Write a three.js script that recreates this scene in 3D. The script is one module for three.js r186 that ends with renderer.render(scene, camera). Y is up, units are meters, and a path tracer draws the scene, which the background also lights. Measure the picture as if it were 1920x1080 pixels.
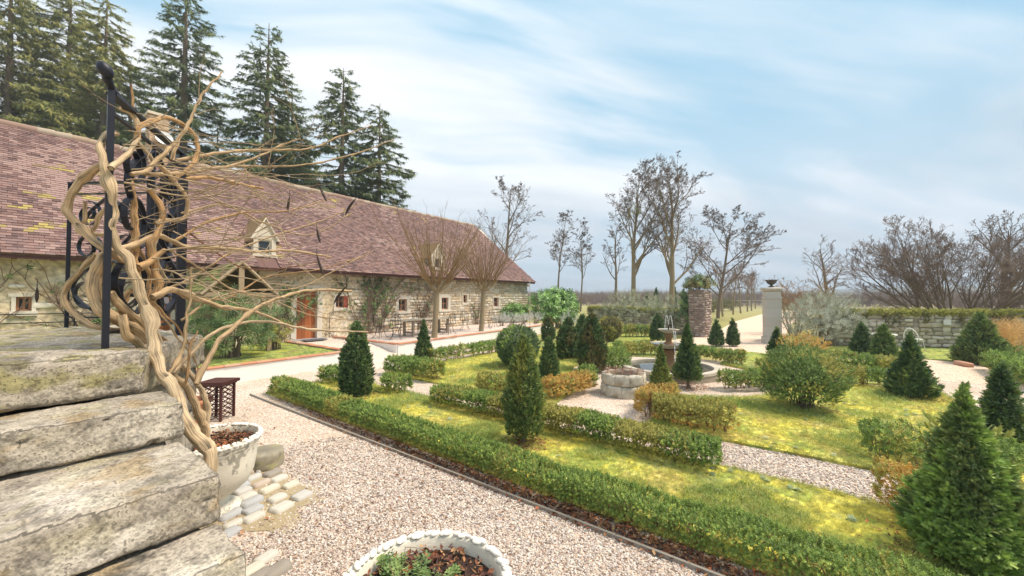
import * as THREE from 'three';
import { mergeGeometries, mergeVertices } from 'three/addons/utils/BufferGeometryUtils.js';
import { ImprovedNoise } from 'three/addons/math/ImprovedNoise.js';

// ---------------------------------------------------------------- camera, sky, sun, exposure
// x runs along the barn, -z towards the barn, y up; metres. The camera stands over the lower steps of the perron.
const scene = new THREE.Scene();
const camera = new THREE.PerspectiveCamera(73.9, 16 / 9, 0.05, 3000);
const EYE = new THREE.Vector3(0, 2.05, 0);
{
  const yaw = 36.79 * Math.PI / 180, pitch = 1.356 * Math.PI / 180;
  camera.position.copy(EYE);
  camera.lookAt(Math.cos(yaw) * Math.cos(pitch), EYE.y + Math.sin(pitch), -Math.sin(yaw) * Math.cos(pitch));
}
scene.add(camera);
const renderer = new THREE.WebGLRenderer({ antialias: true });
renderer.setSize(1024, 576);
renderer.toneMapping = THREE.LinearToneMapping;
renderer.toneMappingExposure = 2.05;
renderer.shadowMap.enabled = true;
const perlin = new ImprovedNoise();
const pn = (x, y, z) => perlin.noise(x, y, z);
function fbm(x, y, z, o = 4) { let a = 0, s = 0.5, t = 0; for (let i = 0; i < o; i++) { a += s * pn(x, y, z); t += s; x = x * 2.03 + 7.1; y = y * 2.03 + 3.7; z = z * 2.03 + 1.3; s *= 0.5; } return a / t; }
const clamp = (v, a = 0, b = 1) => v < a ? a : v > b ? b : v;
const mix = (a, b, t) => a + (b - a) * t;
const smooth = (a, b, v) => { v = clamp((v - a) / (b - a)); return v * v * (3 - 2 * v); };
{
  // winter sky: thin streaked high cloud over pale blue, greyer and thicker towards the horizon
  const W = 2048, Hh = 1024, d = new Float32Array(W * Hh * 4);
  for (let j = 0; j < Hh; j++) {
    const th = ((j + 0.5) / Hh - 0.5) * Math.PI, y = Math.sin(th), c = Math.cos(th);
    for (let i = 0; i < W; i++) {
      const ph = ((i + 0.5) / W - 0.5) * 2 * Math.PI, x = Math.cos(ph) * c, z = Math.sin(ph) * c;
      let r = 0.4, g = 0.42, b = 0.44;
      if (y > -0.02) {
        const k = 1 / (Math.max(y, 0) + 0.16), px = x * k, pz = z * k;
        const u = px * 0.82 + pz * 0.57, v = -px * 0.57 + pz * 0.82;
        const w1 = fbm(u * 0.35 + 3.2, v * 0.35, 1.7, 3);
        const big = fbm(u * 0.32 + 15.9 + w1 * 0.8, v * 0.62 + 4.4 + w1, 0.3, 4);
        const streak = fbm(u * 0.6 + w1 * 1.8, v * 1.9 + w1 * 2.4 + 5, 2.1, 6) + 0.55 * fbm(u * 1.7 + w1 * 3, v * 4.6 + w1 * 4, 6.1, 5);
        let cl = 0.6 + big * 1.3 + streak * 0.8;
        cl = smooth(0.16, 0.95, cl);
        const low = smooth(0.5, 0.05, y);
        cl = mix(cl, 0.62 + 0.38 * cl, low);
        const body = clamp(0.5 + fbm(u * 0.8 + 2, v * 2.2 + 8, 5.5, 5) * 1.1);
        const blue = [mix(0.255, 0.265, low), mix(0.435, 0.41, low), mix(0.58, 0.52, low)];
        const white = [mix(0.66, 0.40, low * 0.8) * (0.8 + 0.36 * body), mix(0.70, 0.465, low * 0.8) * (0.83 + 0.3 * body), mix(0.73, 0.535, low * 0.8) * (0.86 + 0.26 * body)];
        r = mix(blue[0], white[0], cl); g = mix(blue[1], white[1], cl); b = mix(blue[2], white[2], cl);
      }
      const o = (j * W + i) * 4; d[o] = r * 0.8; d[o + 1] = g * 0.785; d[o + 2] = b * 0.77; d[o + 3] = 1;
    }
  }
  const t = new THREE.DataTexture(d, W, Hh, THREE.RGBAFormat, THREE.FloatType);
  t.mapping = THREE.EquirectangularReflectionMapping; t.magFilter = THREE.LinearFilter; t.minFilter = THREE.LinearFilter; t.needsUpdate = true;
  scene.background = t; scene.environment = t;
}
const sun = new THREE.DirectionalLight(0xffefda, 2.3);       // veiled winter sun, high to the right behind the camera
sun.position.set(24, 46, 18); sun.target.position.set(8, 0, -6);
sun.castShadow = true; sun.shadow.radius = 30; sun.shadow.mapSize.set(2048, 2048);
Object.assign(sun.shadow.camera, { left: -40, right: 40, top: 40, bottom: -40, near: 1, far: 140 });
scene.add(sun, sun.target);

// ---------------------------------------------------------------- helpers
function RNG(s) { let a = s >>> 0; const f = () => { a = (a + 0x6D2B79F5) | 0; let t = Math.imul(a ^ (a >>> 15), 1 | a); t = (t + Math.imul(t ^ (t >>> 7), 61 | t)) ^ t; return ((t ^ (t >>> 14)) >>> 0) / 4294967296; }; f.r = (lo, hi) => lo + (hi - lo) * f(); f.s = () => f() * 2 - 1; f.pick = a => a[Math.floor(f() * a.length)]; return f; }
const V = (x, y, z) => new THREE.Vector3(x, y, z);
const names = new Map();
function numbered(n) { const k = names.get(n) || 0; names.set(n, k + 1); return k ? `${n}_${String(k).padStart(3, '0')}` : n; }
function shade(o) { o.castShadow = true; o.receiveShadow = true; return o; }
function obj(name, geo, m, parent = scene) { const o = shade(new THREE.Mesh(geo, m)); o.name = parent === scene ? numbered(name) : name; parent.add(o); return o; }
function tag(o, label, category, group) { o.userData.label = label; o.userData.category = category; if (group) o.userData.group = group; return o; }
function thing(name, label, category, p = [0, 0, 0], turn = 0, group) { const o = new THREE.Group(); o.name = numbered(name); o.position.set(...p); o.rotation.y = turn; scene.add(o); return tag(o, label, category, group); }
function struct(name, geo, m) { const o = obj(name, geo, m); o.userData.kind = 'structure'; return o; }
const stuff = o => { o.userData.kind = 'stuff'; return o; };
const col = (r, g, b) => new THREE.Color().setRGB(r, g, b);
const mat = (c, rough = 0.9, o = {}) => new THREE.MeshStandardMaterial({ color: c ? col(...c) : 0xffffff, roughness: rough, metalness: 0, ...o });
function inst(name, geo, m, list, parent) {                 // list: [{m: Matrix4, c: Color}]
  const o = shade(new THREE.InstancedMesh(geo, m, list.length)); o.name = parent === scene ? numbered(name) : name;
  list.forEach((e, i) => { o.setMatrixAt(i, e.m); if (e.c) o.setColorAt(i, e.c); });
  parent.add(o); return stuff(o);
}
const _q = new THREE.Quaternion(), _q2 = new THREE.Quaternion(), _up = V(0, 1, 0);
function placed(p, dir, roll, s) { _q.setFromUnitVectors(_up, dir); _q2.setFromAxisAngle(_up, roll); _q.multiply(_q2); return new THREE.Matrix4().compose(p, _q, s.isVector3 ? s : V(s, s, s)); }

// merged mesh builder: tapered tubes, boxes, plain polygons
class MB {
  constructor() { this.p = []; this.n = []; this.u = []; this.i = []; this.c = null; }
  tube(pts, rad, seg = 6, cap = true) {
    const N = pts.length, base = this.p.length / 3; let nx = V(0, 0, 0), t = V(0, 0, 0), len = 0;
    for (let k = 0; k < N; k++) {
      t.copy(pts[Math.min(k + 1, N - 1)]).sub(pts[Math.max(k - 1, 0)]).normalize();
      if (k === 0) { nx.set(Math.abs(t.y) > 0.9 ? 1 : 0, Math.abs(t.y) > 0.9 ? 0 : 1, 0); }
      nx.addScaledVector(t, -nx.dot(t)).normalize(); if (nx.lengthSq() < 0.5) nx.set(1, 0, 0);
      const b = V().crossVectors(t, nx), r = typeof rad === 'function' ? rad(k / (N - 1)) : Array.isArray(rad) ? rad[k] : rad;
      if (k) len += pts[k].distanceTo(pts[k - 1]);
      for (let s = 0; s <= seg; s++) {
        const a = s / seg * Math.PI * 2, ca = Math.cos(a), sa = Math.sin(a);
        const X = nx.x * ca + b.x * sa, Y = nx.y * ca + b.y * sa, Z = nx.z * ca + b.z * sa;
        this.p.push(pts[k].x + X * r, pts[k].y + Y * r, pts[k].z + Z * r); this.n.push(X, Y, Z); this.u.push(s / seg * 0.2, len);
      }
    }
    const w = seg + 1;
    for (let k = 0; k < N - 1; k++) for (let s = 0; s < seg; s++) { const a = base + k * w + s; this.i.push(a, a + 1, a + w, a + 1, a + w + 1, a + w); }
    if (cap) for (const k of [0, N - 1]) { const m = this.p.length / 3; this.p.push(pts[k].x, pts[k].y, pts[k].z); t.copy(pts[k]).sub(pts[k ? k - 1 : 1]).normalize(); this.n.push(t.x, t.y, t.z); this.u.push(0.1, 0); for (let s = 0; s < seg; s++) k ? this.i.push(m, base + k * w + s, base + k * w + s + 1) : this.i.push(m, base + s + 1, base + s); }
    return this;
  }
  geo(g, m4) {                                                // append another geometry
    const h = g.index ? g.toNonIndexed() : g.clone(); if (m4) h.applyMatrix4(m4); if (!h.attributes.normal) h.computeVertexNormals();
    const b = this.p.length / 3, P = h.attributes.position, Nn = h.attributes.normal, U = h.attributes.uv;
    for (let k = 0; k < P.count; k++) { this.p.push(P.getX(k), P.getY(k), P.getZ(k)); this.n.push(Nn.getX(k), Nn.getY(k), Nn.getZ(k)); this.u.push(U ? U.getX(k) : 0, U ? U.getY(k) : 0); this.i.push(b + k); }
    return this;
  }
  box(x0, x1, y0, y1, z0, z1) { return this.geo(boxGeo(x0, x1, y0, y1, z0, z1)); }
  quad(a, b, c, d) { const k = this.p.length / 3, n = V().crossVectors(V().subVectors(b, a), V().subVectors(d, a)).normalize(); [a, b, c, d].forEach((v, j) => { this.p.push(v.x, v.y, v.z); this.n.push(n.x, n.y, n.z); this.u.push(j === 1 || j === 2 ? 1 : 0, j > 1 ? 1 : 0); }); this.i.push(k, k + 1, k + 2, k, k + 2, k + 3); return this; }
  tri(a, b, c) { const k = this.p.length / 3, n = V().crossVectors(V().subVectors(b, a), V().subVectors(c, a)).normalize(); [a, b, c].forEach(v => { this.p.push(v.x, v.y, v.z); this.n.push(n.x, n.y, n.z); this.u.push(0, 0); }); this.i.push(k, k + 1, k + 2); return this; }
  out() { const g = new THREE.BufferGeometry(); g.setAttribute('position', new THREE.Float32BufferAttribute(this.p, 3)); g.setAttribute('normal', new THREE.Float32BufferAttribute(this.n, 3)); g.setAttribute('uv', new THREE.Float32BufferAttribute(this.u, 2)); g.setIndex(this.i); return g; }
  add(name, m, parent) { return obj(name, this.out(), m, parent); }
}
function boxGeo(x0, x1, y0, y1, z0, z1) {                     // box with uv in metres
  const g = new THREE.BoxGeometry(x1 - x0, y1 - y0, z1 - z0); g.translate((x0 + x1) / 2, (y0 + y1) / 2, (z0 + z1) / 2); return metreUV(g);
}
function metreUV(g) {
  const P = g.attributes.position, N = g.attributes.normal, u = new Float32Array(P.count * 2);
  for (let k = 0; k < P.count; k++) { const ax = Math.abs(N.getX(k)), ay = Math.abs(N.getY(k)), az = Math.abs(N.getZ(k)); if (ay >= ax && ay >= az) { u[2 * k] = P.getX(k); u[2 * k + 1] = P.getZ(k); } else if (ax >= az) { u[2 * k] = P.getZ(k); u[2 * k + 1] = P.getY(k); } else { u[2 * k] = P.getX(k); u[2 * k + 1] = P.getY(k); } }
  g.setAttribute('uv', new THREE.BufferAttribute(u, 2)); return g;
}
// rough stone block with rounded, uneven edges; fn(x,y,z,nx,ny,nz) gives the stone's own colour
function block(x0, x1, y0, y1, z0, z1, cell, o = {}) {
  const { r = 0.02, amp = 0.006, fine = 0.002, f = 6, seed = 0, fn } = o, wx = x1 - x0, wy = y1 - y0, wz = z1 - z0;
  const sg = w => Math.max(1, Math.min(400, Math.round(w / cell)));
  let g = new THREE.BoxGeometry(wx, wy, wz, sg(wx), sg(wy), sg(wz)); g.deleteAttribute('uv'); g.deleteAttribute('normal'); g.translate((x0 + x1) / 2, (y0 + y1) / 2, (z0 + z1) / 2); g = mergeVertices(g, 1e-5);
  const P = g.attributes.position, c = fn && new Float32Array(P.count * 3), R = Math.min(r, wx / 2.2, wy / 2.2, wz / 2.2);
  for (let k = 0; k < P.count; k++) {
    const x = P.getX(k), y = P.getY(k), z = P.getZ(k), wob = R * (1 + 0.7 * pn(x * 9 + seed, y * 9, z * 9));
    const cx = clamp(x, x0 + R, x1 - R), cy = clamp(y, y0 + R, y1 - R), cz = clamp(z, z0 + R, z1 - R);
    let dx = x - cx, dy = y - cy, dz = z - cz; const l = Math.hypot(dx, dy, dz) || 1; dx /= l; dy /= l; dz /= l;
    let e = amp * fbm(x * f + seed, y * f * 1.6, z * f, 4) * 2 + fine * pn(x * 60 + seed, y * 60, z * 60) + fine * pn(x * 130, y * 130 + seed, z * 130);
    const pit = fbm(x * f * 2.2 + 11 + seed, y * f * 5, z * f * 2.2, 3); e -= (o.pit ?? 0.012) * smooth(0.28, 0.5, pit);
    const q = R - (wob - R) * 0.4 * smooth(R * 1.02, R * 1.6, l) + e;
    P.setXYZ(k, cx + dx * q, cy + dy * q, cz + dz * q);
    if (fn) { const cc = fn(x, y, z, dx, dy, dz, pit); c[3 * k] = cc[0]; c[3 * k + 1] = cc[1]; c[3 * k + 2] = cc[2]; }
  }
  if (fn) g.setAttribute('color', new THREE.BufferAttribute(c, 3)); g.computeVertexNormals(); return metreUV(g);
}
// small irregular stones to be scaled: unit-sized, 48 triangles
function rock(seed, sq = 0.8) {
  let g = new THREE.BoxGeometry(1, 1, 1, 2, 2, 2); g.deleteAttribute('uv'); g.deleteAttribute('normal'); g = mergeVertices(g, 1e-5); const P = g.attributes.position, R = RNG(seed);
  for (let k = 0; k < P.count; k++) { const v = V(P.getX(k), P.getY(k), P.getZ(k)), l = v.length() / 0.5; const m = Math.max(Math.abs(v.x), Math.abs(v.y), Math.abs(v.z)) * 2; if (m > 0) v.multiplyScalar(mix(1, 1 / l, (1 - sq) * 1.2)); v.x += R.s() * 0.06; v.y += R.s() * 0.07; v.z += R.s() * 0.05; P.setXYZ(k, v.x, v.y, v.z); }
  g.computeVertexNormals(); return g;
}
const ROCKS = [1, 2, 3, 4, 5].map(s => rock(s * 17, 0.78));
// pieces of one surface: the `most` that show largest are meshes of their own, the rest one mass of real pieces
function pieces(name, list, geos, mats, parent, most = 300) {   // list: {m, k, t, g} with t index of material, g index of geometry
  const wp = V(), ms = list.map(e => { wp.setFromMatrixPosition(e.m); return { e, d: e.k ?? wp.distanceTo(EYE) }; }).sort((a, b) => a.d - b.d);
  ms.slice(0, most).forEach(({ e }) => { const o = obj(name, geos[e.g], mats[e.t], parent); e.m.decompose(o.position, o.quaternion, o.scale); });
  const rest = ms.slice(most); if (!rest.length) return;
  geos.forEach((g, gi) => { const l = rest.filter(r => r.e.g === gi); if (l.length) inst('far_' + name + 's', g, mats[0].userData.base, l.map(r => ({ m: r.e.m, c: mats[r.e.t].color })), parent); });
}
function family(base, cols) { const ms = cols.map(c => { const m = base.clone(); m.color.setRGB(...c); return m; }); const w = base.clone(); w.color.setRGB(1, 1, 1); ms.forEach(m => m.userData = { base: w }); return ms; }

// ---- computed textures
function tileNoise(n, cells, R) { const g = new Float32Array(cells * cells); for (let k = 0; k < g.length; k++) g[k] = R(); const o = new Float32Array(n * n); for (let y = 0; y < n; y++) { const fy = y / n * cells, y0 = Math.floor(fy), ty = fy - y0, sy = ty * ty * (3 - 2 * ty), y1 = (y0 + 1) % cells; for (let x = 0; x < n; x++) { const fx = x / n * cells, x0 = Math.floor(fx), tx = fx - x0, sx = tx * tx * (3 - 2 * tx), x1 = (x0 + 1) % cells; o[y * n + x] = mix(mix(g[y0 * cells + x0], g[y0 * cells + x1], sx), mix(g[y1 * cells + x0], g[y1 * cells + x1], sx), sy); } } return o; }
function fbmTile(n, cells, oct, seed) { const R = RNG(seed), o = new Float32Array(n * n); let a = 0.5, t = 0; for (let k = 0; k < oct && cells <= n; k++) { const l = tileNoise(n, cells, R); for (let i = 0; i < o.length; i++) o[i] += a * l[i]; t += a; a *= 0.55; cells *= 2; } for (let i = 0; i < o.length; i++) o[i] /= t; return o; }
function tex(w, h, fn, srgb = true, rep = [1, 1]) { const d = new Uint8Array(w * h * 4); for (let i = 0; i < w * h; i++) { const c = fn(i, i % w, Math.floor(i / w)); d[4 * i] = clamp(c[0], 0, 255); d[4 * i + 1] = clamp(c[1], 0, 255); d[4 * i + 2] = clamp(c[2], 0, 255); d[4 * i + 3] = 255; } const t = new THREE.DataTexture(d, w, h); t.wrapS = t.wrapT = THREE.RepeatWrapping; t.magFilter = THREE.LinearFilter; t.minFilter = THREE.LinearMipmapLinearFilter; t.repeat.set(...rep); if (srgb) t.colorSpace = THREE.SRGBColorSpace; t.needsUpdate = true; return t; }
const lerp3 = (a, b, t) => [mix(a[0], b[0], t), mix(a[1], b[1], t), mix(a[2], b[2], t)];
function gravelTex(n, cells, seed, pal, rep) {
  const R = RNG(seed), px = [], C = cells * cells; for (let k = 0; k < C; k++) px.push([R(), R(), R(), Math.floor(R() * pal.length), R()]);
  const co = new Float32Array(n * n * 3), hh = new Float32Array(n * n), cs = n / cells;
  for (let y = 0; y < n; y++) for (let x = 0; x < n; x++) { const cx = Math.floor(x / cs), cy = Math.floor(y / cs); let b1 = 9, b2 = 9, id = 0; for (let j = -1; j <= 1; j++) for (let i = -1; i <= 1; i++) { const X = (cx + i + cells) % cells, Y = (cy + j + cells) % cells, q = px[Y * cells + X], ddx = (cx + i + q[0]) - x / cs, ddy = (cy + j + q[1]) - y / cs, d = Math.hypot(ddx, ddy); if (d < b1) { b2 = b1; b1 = d; id = Y * cells + X; } else if (d < b2) b2 = d; } const q = px[id], e = clamp((b2 - b1) * 2.6), p = pal[q[3]], k = y * n + x, m = 0.88 + 0.24 * q[4]; co[3 * k] = p[0] * m; co[3 * k + 1] = p[1] * m; co[3 * k + 2] = p[2] * m; hh[k] = Math.sqrt(e) * (0.6 + 0.4 * q[2]); }
  return { map: tex(n, n, i => [co[3 * i], co[3 * i + 1], co[3 * i + 2]], true, rep), bump: tex(n, n, i => [hh[i] * 255, hh[i] * 255, hh[i] * 255], false, rep) };
}
const N1 = fbmTile(512, 4, 7, 11), N2 = fbmTile(512, 8, 6, 23), N3 = fbmTile(512, 32, 4, 37);
const bumpNoise = (rep) => tex(512, 512, i => { const v = (N1[i] * 0.4 + N2[i] * 0.3 + N3[i] * 0.3) * 255; return [v, v, v]; }, false, rep);

// ---------------------------------------------------------------- materials
const GRAVEL = gravelTex(1024, 60, 5, [[244, 234, 222], [236, 218, 204], [222, 200, 184], [248, 242, 232], [204, 180, 162], [238, 222, 204], [224, 216, 208], [184, 158, 140]], [1 / 0.92, 1 / 0.92]);
const M = {
  gravel: mat(null, 0.95, { map: GRAVEL.map, bumpMap: GRAVEL.bump, bumpScale: 0.004, vertexColors: true }),
  step: (() => { const A = fbmTile(1024, 16, 6, 401), B = fbmTile(1024, 90, 3, 402), C = fbmTile(1024, 7, 6, 403); return mat(null, 0.95, { vertexColors: true, map: tex(1024, 1024, i => { const k = clamp(0.92 + (A[i] - 0.5) * 0.6 + (B[i] - 0.5) * 0.6) * (1 - 0.3 * smooth(0.62, 0.7, B[i]) * smooth(0.45, 0.6, A[i])); const v = 252 * Math.min(1, k); return [v, v * 0.985, v * mix(0.93, 0.99, C[i])]; }, true, [1 / 0.8, 1 / 0.8]), bumpMap: tex(1024, 1024, i => { const v = (A[i] * 0.45 + B[i] * 0.4 + C[i] * 0.15) * 255; return [v, v, v]; }, false, [1 / 0.8, 1 / 0.8]), bumpScale: 0.007 }); })(),
  plainV: mat(null, 0.95, { vertexColors: true }),
  iron: mat([0.012, 0.014, 0.024], 0.42, { metalness: 0.25, bumpMap: bumpNoise([9, 9]), bumpScale: 0.0008 }),
  whiteWall: mat([0.80, 0.775, 0.74], 0.92, { bumpMap: bumpNoise([0.6, 0.6]), bumpScale: 0.012 }),
  wood: mat([0.30, 0.095, 0.03], 0.6, { bumpMap: bumpNoise([6, 0.7]), bumpScale: 0.003 }),
  greyWood: mat([0.30, 0.25, 0.19], 0.85, { bumpMap: bumpNoise([0.8, 6]), bumpScale: 0.004 }),
  beam: mat([0.36, 0.27, 0.17], 0.85, { bumpMap: bumpNoise([1, 5]), bumpScale: 0.006 }),
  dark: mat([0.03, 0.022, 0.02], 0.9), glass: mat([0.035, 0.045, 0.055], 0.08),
  frame: mat([0.42, 0.2, 0.1], 0.7), limestone: mat([0.62, 0.56, 0.46], 0.9, { bumpMap: bumpNoise([1.4, 1.4]), bumpScale: 0.012 }),
  water: new THREE.MeshPhysicalMaterial({ color: col(0.5, 0.5, 0.42), roughness: 0.04, transmission: 0.85, thickness: 0.3, ior: 1.33, attenuationColor: col(0.32, 0.3, 0.16), attenuationDistance: 0.25 }),
  jet: new THREE.MeshPhysicalMaterial({ color: col(0.95, 0.97, 1), roughness: 0.12, transmission: 0.35, thickness: 0.02, ior: 1.33 }),
  bark: mat([0.2, 0.155, 0.11], 0.95, { bumpMap: bumpNoise([4, 1.2]), bumpScale: 0.02 }),
  bareTwig: mat([0.19, 0.145, 0.115], 0.95), leaf: new THREE.MeshPhysicalMaterial({ color: 0xffffff, roughness: 0.75, transmission: 0.3, thickness: 0 }), leafGloss: mat(null, 0.42),
  vine: (() => { const n = 512, A = fbmTile(n, 8, 6, 411), B = fbmTile(n, 24, 4, 412), at = (x, y) => A[(y >> 3) % n * n + x] * 0.5 + B[((y >> 2) % n) * n + (x * 2) % n] * 0.5; return mat([0.62, 0.475, 0.315], 0.8, { map: tex(n, n, (i, x, y) => { const v = clamp(0.9 + (at(x, y) - 0.5) * 1.3 + (A[i] - 0.5) * 0.4); return [v * 255, v * 246, v * 230]; }, true, [5, 2.2]), bumpMap: tex(n, n, (i, x, y) => { const v = (at(x, y) * 0.75 + A[i] * 0.25) * 255; return [v, v, v]; }, false, [5, 2.2]), bumpScale: 0.009 }); })(),
};
// ---------------------------------------------------------------- ground
function vcol(g, fn) { const P = g.attributes.position, c = new Float32Array(P.count * 3); for (let k = 0; k < P.count; k++) { const q = fn(P.getX(k), P.getY(k), P.getZ(k)); c.set(q, 3 * k); } g.setAttribute('color', new THREE.BufferAttribute(c, 3)); return g; }
function plane(x0, x1, z0, z1, cell, y = 0) { const g = new THREE.PlaneGeometry(x1 - x0, z1 - z0, Math.ceil((x1 - x0) / cell), Math.ceil((z1 - z0) / cell)); g.rotateX(-Math.PI / 2); g.translate((x0 + x1) / 2, y, (z0 + z1) / 2); return metreUV(g); }
const LAWN = (() => {
  const n = 1024, A = fbmTile(n, 13, 7, 61), B = fbmTile(n, 30, 5, 62), C = fbmTile(n, 128, 3, 63), D = fbmTile(n, 18, 6, 64);
  const moss = [208, 198, 88], pale = [196, 194, 112], green = [144, 162, 78], brown = [184, 162, 100], grey = [160, 168, 130];
  return {
    map: tex(n, n, i => { let c = lerp3(pale, moss, smooth(0.42, 0.58, A[i] * 0.6 + B[(i + 9000) % (n * n)] * 0.4)); c = lerp3(c, green, 0.85 * smooth(0.5, 0.64, B[i])); c = lerp3(c, brown, 0.7 * smooth(0.56, 0.68, D[i])); c = lerp3(c, grey, 0.5 * smooth(0.62, 0.7, A[(i + 40321) % (n * n)])); const k = 0.5 + 0.92 * C[i]; return [c[0] * k, c[1] * k, c[2] * k]; }, true, [1 / 7, 1 / 7]),
    bump: tex(n, n, i => { const v = (C[i] * 0.6 + B[i] * 0.4) * 255; return [v, v, v]; }, false, [1 / 7, 1 / 7])
  };
})();
M.lawn = mat([1, 1, 0.95], 0.95, { map: LAWN.map, bumpMap: LAWN.bump, bumpScale: 0.03 });
M.turf = mat([0.55, 0.66, 0.55], 0.95, { map: LAWN.map, bumpMap: LAWN.bump, bumpScale: 0.03 });
struct('ground', vcol(plane(-700, 900, -800, 800, 8, -0.06), (x, y, z) => { const a = fbm(x * 0.02, z * 0.02, 1, 4), b = fbm(x * 0.006 + 4, z * 0.006, 3, 3); return lerp3(lerp3([0.30, 0.27, 0.08], [0.36, 0.33, 0.14], clamp(0.5 + a * 1.6)), [0.2, 0.15, 0.1], smooth(0.05, 0.3, b) * smooth(60, 140, Math.hypot(x, z))); }), M.plainV);
struct('gravel_yard', vcol(plane(-9, 13.9, -15.5, 9, 0.28, 0), (x, y, z) => { const a = fbm(x * 0.9, z * 0.9, 2, 4), b = fbm(x * 2.6, z * 2.6, 7, 3); const t = clamp(0.5 + a * 0.9 + b * 0.35); return lerp3([0.70, 0.64, 0.57], [0.88, 0.865, 0.85], t); }), M.gravel);
function polyGeo(pts, y0, y1, holes = []) { const s = new THREE.Shape(pts.map(p => new THREE.Vector2(p[0], -p[1]))); holes.forEach(h => s.holes.push(new THREE.Path(h.map(p => new THREE.Vector2(p[0], -p[1]))))); const g = new THREE.ExtrudeGeometry(s, { depth: y1 - y0, bevelEnabled: false }); g.rotateX(-Math.PI / 2); g.translate(0, y0, 0); return metreUV(g); }
const FX = 10.75, FZ = -2.8;                                  // the fountain
function arc(r, a0, a1, n = 16) { const o = []; for (let k = 0; k <= n; k++) { const a = (a0 + (a1 - a0) * k / n) * Math.PI / 180; o.push([FX + r * Math.cos(a), FZ + r * Math.sin(a)]); } return o; }
const LAWNS = [
  [[3.42, -9.1], [5.2, -9.2], [5.2, 6.5], [3.42, 6.5]],
  [[6.2, -8.9], [12.9, -8.9], [12.9, -4.9], ...arc(2.55, 300, 195).slice().map(p => p).filter(p => p[1] < -3.75).sort((a, b) => b[0] - a[0]), [6.2, -3.75]],
  [[6.2, -1.95], ...arc(2.55, 160, 20).filter(p => p[1] > -1.95).sort((a, b) => a[0] - b[0]), [12.0, -0.4], [12.0, 2.35], [6.2, 2.9]],
];
for (const p of LAWNS) struct('lawn', polyGeo(p, -0.03, 0.035), M.lawn);
struct('lawn', polyGeo([[13.0, -10.9], [21, -10.9], [20.5, -6], [17.2, -5.2], [16.7, -4.1], [13.4, -3.6], [12.95, -5]], -0.05, 0.025), M.turf);
struct('lawn', polyGeo([[13.4, -2.0], [16.75, -1.7], [16.2, 0.3], [16.6, 2.1], [15.2, 2.5], [12.3, 2.3], [12.3, -0.6]], -0.05, 0.025), M.turf);
struct('lawn', polyGeo([[12.3, 4.1], [15.8, 4.5], [18.2, 4.4], [18.6, 1.2], [19.6, -0.3], [21, 1.0], [24, 8], [24, 11], [9, 11], [9, 4.3]], -0.05, 0.025), M.turf);
struct('driveway', polyGeo([[22.2, -3.9], [20.2, -4.6], [17.3, -5.2], [16.7, -4.2], [16.85, -1.6], [16.3, 0.3], [16.8, 2.2], [15.2, 2.6], [13.8, 2.6], [13.8, 4.1], [15.8, 4.4], [18.1, 4.3], [18.5, 1], [19.4, -0.6], [21, -0.9], [24, -0.6], [36, -0.5], [60, 1], [90, 5], [90, 1], [62, -3.2], [37, -4.3], [24.3, -3.9]], -0.055, 0.004), mat([1, 0.9, 0.8], 0.95, { map: GRAVEL.map, bumpMap: GRAVEL.bump, bumpScale: 0.006 }));
// terraces before the barn: a lawn on the left, gravel on the right, a sloping gravel way between
struct('terrace', polyGeo([[-9, -10.62], [6.35, -10.95], [6.35, -15.7], [-9, -15.7]], -0.04, 0.38), M.turf);
struct('terrace', polyGeo([[8.25, -11.1], [20.3, -12.0], [20.6, -15.7], [8.25, -15.7]], -0.04, 0.40), mat([0.9, 0.86, 0.86], 0.95, { map: GRAVEL.map, bumpMap: GRAVEL.bump, bumpScale: 0.006 }));
{ const g = plane(6.35, 8.25, -15.7, -9.6, 0.3, 0), P = g.attributes.position; for (let k = 0; k < P.count; k++) P.setY(k, 0.006 + 0.37 * smooth(-9.8, -13, P.getZ(k)) ); g.computeVertexNormals(); vcol(g, () => [0.92, 0.9, 0.88]); struct('sloping_path', g, M.gravel); }
// far hills and woods
{ const g = new THREE.BufferGeometry(), p = [], ix = [], n = 160, rows = 6; for (let k = 0; k <= n; k++) { const a = -1.5 + 2.6 * k / n, h = 16 + 10 * fbm(a * 5, 2, 1, 4) + 12 * smooth(0.05, 0.35, a) * (0.6 + fbm(a * 9, 7, 1, 3)); for (let r = 0; r < rows; r++) { const t = r / (rows - 1), R = 620 + 220 * t; p.push(R * Math.cos(a), -3 + h * Math.sin(t * Math.PI / 2) + fbm(a * 60, t * 4, 2, 2) * 2 * t, R * Math.sin(a)); } } for (let k = 0; k < n; k++) for (let r = 0; r < rows - 1; r++) { const b = k * rows + r; ix.push(b, b + 1, b + rows, b + 1, b + rows + 1, b + rows); } g.setAttribute('position', new THREE.Float32BufferAttribute(p, 3)); g.setIndex(ix); g.computeVertexNormals(); vcol(g, (x, y, z) => lerp3([0.10, 0.09, 0.07], [0.16, 0.15, 0.09], clamp(0.5 + fbm(x * 0.02, y * 0.1, z * 0.02, 3) * 2))); struct('hills', g, M.plainV); }
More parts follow.
